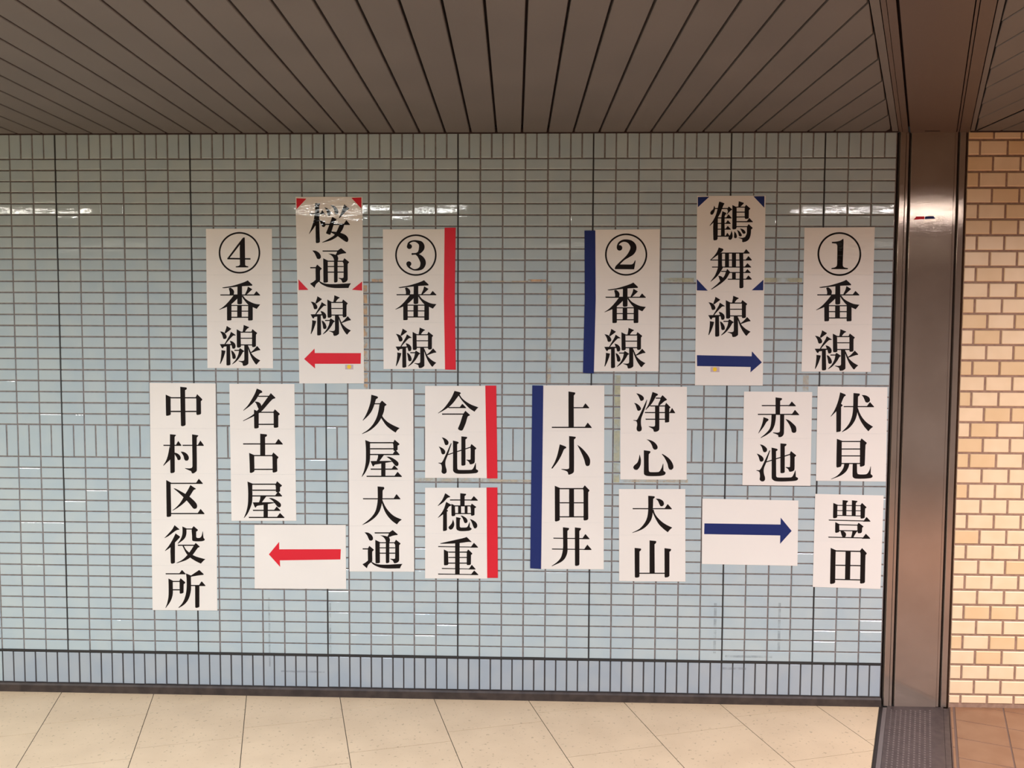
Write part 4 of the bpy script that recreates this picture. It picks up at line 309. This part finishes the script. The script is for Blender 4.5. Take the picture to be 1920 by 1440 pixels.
# ------------------------------------------------------------------ right wall: cream brick-shaped tiles
BX = 4.003
wall_right = MB().box(BX + 0.0005, 7.5, 0.004, 0.14, FLOOR_Z - 0.1, CEIL_Z + 0.3).obj('wall_right', M['brick_grout'], kind='structure')
rest = {0: MB(), 1: MB()}
for r in range(-1, 37):
    z1 = 0.069 - 0.0679 * r; z0 = z1 - 0.0679
    if r == -1: z1 = CEIL_Z + 0.012
    z0 = max(z0, FLOOR_Z + 0.0145)
    off = (4.054 if r % 2 == 0 else 4.111)
    xs = [BX] + [off + 0.1168 * k for k in range(30)]
    for a, b in zip(xs, xs[1:]):
        g = 0.0045
        tan = random.random() < 0.27; m = 1 if tan else 0
        j = random.uniform(-0.0006, 0.0006)
        args = (a + (g if a > BX else 0.001), b - g, z0 + g, z1 - (g if r >= 0 else 0), j, 0.005, [(0, 0.003), (0.001, 0.001), (0.0028, 0.0)], random.gauss(0, 0.004))
        if a < 4.62: MB().tile(*args).obj('brick', M['brick_tan' if tan else 'brick'], wall_right)
        else: rest[m].tile(*args)
rest[0].obj('brick_field', M['brick'], wall_right, kind='stuff'); rest[1].obj('brick_field', M['brick_tan'], wall_right, kind='stuff')

# ------------------------------------------------------------------ floors
EU = (math.cos(math.radians(16.6)), math.sin(math.radians(16.6))); EV = (EU[1], -EU[0])
floor = MB().prism([(-6.5, -7.0), (3.70 - 7 * SL, -7.0), (3.70, 0.0), (3.70, 0.14), (-6.5, 0.14)], FLOOR_Z - 0.1, FLOOR_Z - 0.0013).obj('floor', M['floor_joint'], kind='structure')
Q = 0.4125; rest = MB()
for i in range(-26, 20):
    u0 = -0.0307 + (i - 1) * Q
    for k in range(-22, 24):
        v0 = 0.342 - 0.083 * (i - 1) + k * Q
        poly = [(u * EU[0] + v * EV[0], u * EU[1] + v * EV[1]) for u, v in ((u0, v0), (u0, v0 + Q), (u0 + Q, v0 + Q), (u0 + Q, v0))]
        for c in ((0, 1, 0.004), (0, -1, 6.9), (-1, 0, 6.4), meet(3.697)):
            poly = clip(poly, *c)
            if len(poly) < 3: break
        if len(poly) < 3 or area(poly) < 0.0001: continue
        cx, cy = sum(p[0] for p in poly) / len(poly), sum(p[1] for p in poly) / len(poly)
        near = cy > -2.2 and cx > -1.6
        mb = MB() if near else rest
        inset_slab(mb, poly, FLOOR_Z, FLOOR_Z - 0.003, 0.0030, 0.0003)
        if near: mb.obj('floor_tile', M['floor'], floor)
rest.obj('floor_tile_field', M['floor'], floor, kind='stuff')

floor_right = MB().prism([(4.006 - 7 * SL, -7.0), (7.5, -7.0), (7.5, 0.14), (4.006, 0.14), (4.006, 0.0)], FLOOR_Z - 0.1, FLOOR_Z - 0.0016).obj('floor_right', M['brown_joint'], kind='structure')
A2 = math.atan2(1, SL); FU = (math.sin(A2), -math.cos(A2)); FV = (-math.cos(A2), -math.sin(A2)); rest = MB()
def right_poly(u0, u1, v0, v1):
    poly = [(4.006 + u * FU[0] + v * FV[0], u * FU[1] + v * FV[1]) for u, v in ((u0, v0), (u0, v1), (u1, v1), (u1, v0))]
    for c in ((0, 1, 0.004), (0, -1, 6.9), (1, 0, 7.4), (-1.0, SL, -4.007)):
        poly = clip(poly, *c)
        if len(poly) < 3: return None
    return poly if area(poly) > 0.0006 else None
for i in range(-1, 34):
    u0, u1 = (0.0, 0.016) if i == -1 else (0.020 + 0.197 * i, 0.020 + 0.197 * (i + 1))
    for k in range(-20, 42):
        v0 = -0.06 + 0.1885 * k + (0.10 if i == -1 else 0)
        poly = right_poly(u0, u1, v0, v0 + 0.1885)
        if not poly: continue
        cx, cy = sum(p[0] for p in poly) / len(poly), sum(p[1] for p in poly) / len(poly)
        near = cy > -1.7 and cx < 4.9
        mb = MB() if near else rest
        inset_slab(mb, poly, FLOOR_Z, FLOOR_Z - 0.003, 0.0055, 0.0006)
        if near: mb.obj('floor_tile', M['brown_tile'], floor_right)
rest.obj('floor_tile_field', M['brown_tile'], floor_right, kind='stuff')

# steel threshold between the two floors
th = empty('threshold_plate', (3.70, 0, FLOOR_Z), label='worn grey steel threshold strip between the beige and brown floors', cat='threshold')
def strip(a, b, z0, z1, y0=0.0, y1=-6.9):
    return [(a + SL * y1, y1), (b + SL * y1, y1), (b + SL * y0, y0), (a + SL * y0, y0)]
def th_part(name, a, b, m, top, y0=-0.003):
    mb = MB().prism(strip(a, b, 0, 0, y0), FLOOR_Z - 0.05, FLOOR_Z + top)
    mb.v = [(x - 3.70, y, z - FLOOR_Z) for x, y, z in mb.v]
    return mb.obj(name, m, th)
th_part('edge_channel', 3.701, 3.7125, M['steel_dark'], 0.0005)
th_part('edge_strip', 3.713, 3.731, M['plate_edge'], 0.0016, -0.02)
th_part('tread_plate', 3.732, 3.979, M['plate'], 0.001)
th_part('edge_strip', 3.980, 4.003, M['plate_edge'], 0.0016, -0.02).data.materials[0] = M['plate']
dots = MB()                                           # raised lozenges of the tread, seven rows
dirn = Vector((-SL, -1, 0)).normalized(); side = Vector((-dirn.y, dirn.x, 0))
for r in range(9):
    x0 = 3.752 + 0.021 * r
    for k in range(150):
        c = Vector((x0 - 3.70, 0, 0)) + dirn * (0.05 + 0.022 * k + (0.011 if r % 2 else 0))
        if c.y < -3.2: break
        a, b = dirn * 0.0065, side * 0.0032
        p = [c - a - b, c + a - b, c + a + b, c - a + b]; q = [c + (v - c) * 0.55 for v in p]
        dots.add([(v.x, v.y, 0.001) for v in p] + [(v.x, v.y, 0.0026) for v in q], [(4, 5, 6, 7), (0, 1, 5, 4), (1, 2, 6, 5), (2, 3, 7, 6), (3, 0, 4, 7)])
dots.obj('tread_studs', M['plate_edge'], th, kind='stuff')

# ------------------------------------------------------------------ ceilings: long metal planks with dark open joints
ceiling = MB().prism([(-6.5, -7.0), (3.70 - 7 * SL, -7.0), (3.70, 0.0), (3.70, 0.14), (-6.5, 0.14)], CEIL_Z + 0.03, CEIL_Z + 0.1).obj('ceiling', M['ceiling_gap'], kind='structure')
def plank(poly, parent, gap=0.009):
    mb = MB(); z = CEIL_Z
    tmp = MB(); inset_slab(tmp, poly, 0.0, -0.030, gap, 0.0022)
    mb.add([(x, y, z - zz) for x, y, zz in tmp.v], tmp.f)
    mb.obj('ceiling_plank', M['ceiling'], parent)
SK = -0.0300                                           # the planks lean by 1.7 degrees to the wall normal
for k in range(-70, 42):
    x0 = 1.295 + 0.1122 * k; x1 = x0 + 0.1122
    for ya, yb in ((-0.003, -6.9),):
        poly = [(x0 + SK * ya, ya), (x0 + SK * yb, yb), (x1 + SK * yb, yb), (x1 + SK * ya, ya)]
        for c in ((-1, 0, 6.4), meet(3.676)):
            poly = clip(poly, *c)
            if len(poly) < 3: break
        if len(poly) < 3 or area(poly) < 0.0008: continue
        plank(poly, ceiling)
MB().prism(strip(3.678, 3.703, 0, 0, -0.003), CEIL_Z, CEIL_Z + 0.03).obj('edge_trim', M['ceiling'], ceiling)
MB().box(-6.4, 3.701, -0.011, 0.004, CEIL_Z - 0.004, CEIL_Z + 0.02).obj('trim_1', M['ceiling_gap'], kind='structure')
ceiling_right = MB().prism([(4.03 - 7 * SL, -7.0), (7.5, -7.0), (7.5, 0.14), (4.03, 0.14), (4.03, 0.0)], CEIL_Z + 0.03, CEIL_Z + 0.1).obj('ceiling_right', M['ceiling_gap'], kind='structure')
for k in range(-35, 36):
    x0 = 4.0285 + 0.1045 * k; x1 = x0 + 0.1045
    poly = [(x0 + SK * -0.003, -0.003), (x0 + SK * -6.9, -6.9), (x1 + SK * -6.9, -6.9), (x1 + SK * -0.003, -0.003)]
    for c in ((-1.0, SL, -4.028), (1, 0, 7.4)):
        poly = clip(poly, *c)
        if len(poly) < 3: break
    if len(poly) < 3 or area(poly) < 0.0008: continue
    plank(poly, ceiling_right)
MB().prism(strip(4.009, 4.026, 0, 0, -0.003), CEIL_Z, CEIL_Z + 0.03).obj('edge_trim', M['ceiling'], ceiling_right)
MB().box(4.008, 7.4, -0.011, 0.004, CEIL_Z - 0.004, CEIL_Z + 0.02).obj('trim_2', M['ceiling_gap'], kind='structure')

# fire shutter casing in the ceiling, in line with the column
beam = empty('shutter_casing', (3.67, 0, CEIL_Z), label='brown metal shutter casing crossing the ceiling above the steel column', cat='shutter casing')
def bm_part(name, a, b, m, z0, z1, y0=-0.003, y1=-6.9):
    mb = MB().prism(strip(a, b, 0, 0, y0, y1), CEIL_Z + z0, CEIL_Z + z1); mb.v = [(x - 3.67, y, z - CEIL_Z) for x, y, z in mb.v]
    return mb.obj(name, m, beam)
bm_part('casing_back', 3.7045, 4.0075, M['ceiling_gap'], 0.022, 0.05)
bm_part('side_flange', 3.706, 3.720, M['beam'], -0.002, 0.022)
bm_part('side_flange', 3.722, 3.746, M['beam'], -0.0035, 0.022)
bm_part('bottom_plate', 3.755, 3.949, M['beam'], -0.006, 0.022)
bm_part('side_flange', 3.953, 3.961, M['beam'], -0.003, 0.022)
bm_part('side_flange', 3.964, 4.005, M['beam'], -0.0045, 0.022)
bm_part('slot', 3.816, 3.880, M['steel_dark'], -0.0075, -0.006, -0.035, -0.047)

# ------------------------------------------------------------------ stainless column (shutter guide) between the two walls
colm = empty('steel_column', (3.85, 0, FLOOR_Z), label='brushed stainless steel column between the blue and the cream tiled walls', cat='column')
ZT = CEIL_Z - 0.001
def cpart(name, x0, x1, yf, m, yb=0.06, z0=FLOOR_Z + 0.0015, z1=ZT, b=0.0012):
    mb = MB()
    v = [(x0, yb), (x0, yf + b), (x0 + b, yf), (x1 - b, yf), (x1, yf + b), (x1, yb)]
    mb.prism([(x - 3.85, y) for x, y in v], z0 - FLOOR_Z, z1 - FLOOR_Z)
    return mb.obj(name, m, colm)
cpart('back_channel', 3.7025, 4.002, 0.02, M['steel_dark'], 0.09)
cpart('outer_strip', 3.7135, 3.7365, -0.004, M['steel'])
cpart('inner_strip', 3.7385, 3.7500, -0.0025, M['steel'])
cpart('center_panel', 3.7600, 3.9440, -0.006, M['steel'])
cpart('inner_strip', 3.9455, 3.9570, -0.0015, M['steel'])
cpart('outer_strip', 3.9665, 3.9905, -0.004, M['steel'])
def flat(name, poly, y, m, parent):
    tris = tessellate_polygon([[Vector((a, b, 0)) for a, b in poly]])
    mb = MB(); mb.v = [(a, y, b) for a, b in poly]
    for t in tris:
        (ax, az), (bx, bz), (cx_, cz) = [poly[i] for i in t]
        ccw = (bx - ax) * (cz - az) - (bz - az) * (cx_ - ax) > 0
        mb.f.append(tuple(t) if ccw else tuple(reversed(t)))
    return mb.obj(name, m, parent)
flat('red_marker', [(-0.0720, 2.1600), (-0.0270, 2.1620), (-0.0265, 2.1735), (-0.0620, 2.1725)], -0.0064, M['red'], colm)
flat('blue_marker', [(-0.0245, 2.1620), (0.0205, 2.1645), (0.0110, 2.1755), (-0.0240, 2.1735)], -0.0064, M['blue'], colm)

# ------------------------------------------------------------------ the far side of the passage, behind the viewer
MB().box(-6.5, 7.5, -7.15, -7.0, FLOOR_Z - 0.1, CEIL_Z + 0.3).obj('wall_back', M['far'], kind='structure')

# ------------------------------------------------------------------ lamps
for i, (x, y, l, wd, c_, p_, tc_, tw_) in enumerate(LAMPS):
    t = empty('ceiling_light', (x, y, CEIL_Z), label='long recessed fluorescent ceiling light behind the viewer', cat='ceiling light', group='ceiling lights')
    mb = MB()
    for a, b, c, d in ((-l/2-0.02, l/2+0.02, -wd/2-0.02, -wd/2), (-l/2-0.02, l/2+0.02, wd/2, wd/2+0.02), (-l/2-0.02, -l/2, -wd/2, wd/2), (l/2, l/2+0.02, -wd/2, wd/2)):
        mb.box(a, b, c, d, -0.012, 0.0)
    mb.obj('frame', M['lamp_frame'], t)
    MB().box(-l/2, l/2, -wd/2, wd/2, -0.004, 0.0).obj('reflector_pan', M['lamp_frame'], t)
    for s_ in (-1, 1):
        a, b = s_ * wd * 0.36 - 0.014, s_ * wd * 0.36 + 0.014
        mb = MB(); mb.v = [(-l/2+0.02, a, -0.006), (l/2-0.02, a, -0.006), (l/2-0.02, b, -0.006), (-l/2+0.02, b, -0.006)]; mb.f = [(0, 3, 2, 1)]
        mb.obj('tube', M['lamp%d' % i], t)

# ------------------------------------------------------------------ paper signs
def smooth(pts):
    """round the shallow corners of an outline, keep the sharp ones"""
    n = len(pts); out = []
    def turn(i):
        a, b, c = pts[i - 1], pts[i], pts[(i + 1) % n]
        v, u = (b[0] - a[0], b[1] - a[1]), (c[0] - b[0], c[1] - b[1])
        lv, lu = math.hypot(*v), math.hypot(*u)
        if lv < 1e-6 or lu < 1e-6: return math.pi
        return math.acos(max(-1, min(1, (v[0] * u[0] + v[1] * u[1]) / lv / lu)))
    soft = [turn(i) < 0.80 for i in range(n)]
    def tan(i):
        a, c = pts[i - 1], pts[(i + 1) % n]
        return ((c[0] - a[0]) / 2, (c[1] - a[1]) / 2)
    for i in range(n):
        p, q = pts[i], pts[(i + 1) % n]; out.append(p)
        L = math.hypot(q[0] - p[0], q[1] - p[1]); j = (i + 1) % n
        if L < 0.006 or not (soft[i] or soft[j]): continue
        d = (q[0] - p[0], q[1] - p[1])
        def lim(t):
            m = math.hypot(*t) or 1; s = min(1, L / m); return (t[0] * s, t[1] * s)
        t0 = lim(tan(i)) if soft[i] else d; t1 = lim(tan(j)) if soft[j] else d
        ns = 3 if L > 0.012 else 2
        for k in range(1, ns):
            s = k / ns; h0, h1, h2, h3 = 2*s**3-3*s*s+1, s**3-2*s*s+s, -2*s**3+3*s*s, s**3-s*s
            out.append(tuple(h0 * p[e] + h1 * t0[e] + h2 * q[e] + h3 * t1[e] for e in (0, 1)))
    return out
def pairs(l): return [(l[i] / 1e4, l[i + 1] / 1e4) for i in range(0, len(l), 2)]
def glyph(name, prims, y, m, parent):
    mb = MB(); dy = 0
    for pr in prims:
        yy = y - dy; dy += 4e-6
        if pr[0] in ('O', 'T'):
            a, b = pairs(pr[1]), pairs(pr[2]); n = len(a)
            rng = range(n) if pr[0] == 'O' else range(n - 1)
            mb.add([(p[0], yy, p[1]) for p in a] + [(p[0], yy, p[1]) for p in b], [(i, (i + 1) % n, n + (i + 1) % n, n + i) for i in rng])
        else:
            pts = pairs(pr[1])
            if pr[0] == 'P': pts = smooth(pts)
            tris = tessellate_polygon([[Vector((p[0], p[1], 0)) for p in pts]])
            f = []
            for t in tris:
                a, b, c = [pts[i] for i in t]
                f.append(tuple(t) if (b[0]-a[0])*(c[1]-a[1]) - (b[1]-a[1])*(c[0]-a[0]) > 0 else tuple(reversed(t)))
            mb.add([(p[0], yy, p[1]) for p in pts], f)
    return mb.obj(name, m, parent)
def sheet(poly, y, th_, m, parent, name='paper_sheet'):
    p = pairs(poly)[::-1]                              # counter-clockwise seen from the viewer
    n = len(p); mb = MB()
    mb.v = [(a, y, b) for a, b in p] + [(a, y + th_, b) for a, b in p]
    mb.f = [tuple(range(n)), tuple(range(2 * n - 1, n - 1, -1))] + [(i, n + i, n + (i + 1) % n, (i + 1) % n) for i in range(n)]
    return mb.obj(name, m, parent)
for nm, label, cat, group, o, sheets, chars, tape, prints, gloss in SIGNS:
    r = empty(nm, (o[0], 0, o[1]), label=label, cat=cat, group=group)
    for i, sh in enumerate(sheets):
        g = (gloss == 1 and i == 0 and chars)
        m = M['paper_gloss'] if g else M['paper_semi'] if gloss else M['paper']
        sheet(sh, -0.0012 - 0.00004 * (i % 2), 0.0004, m, r)
    for i, ch in enumerate(chars):
        glyph('character', ch, -0.0015, M['ink_gloss'] if (gloss == 1 and i == 0) else M['ink'], r)
    if tape: sheet(tape[1], -0.0018, 0.0005, M[tape[0]], r, 'edge_tape')
    for k, (pn, pc, pp) in enumerate(prints):
        flat(pn, pairs(pp), -0.0014 - 0.00004 * k, M[pc], r)
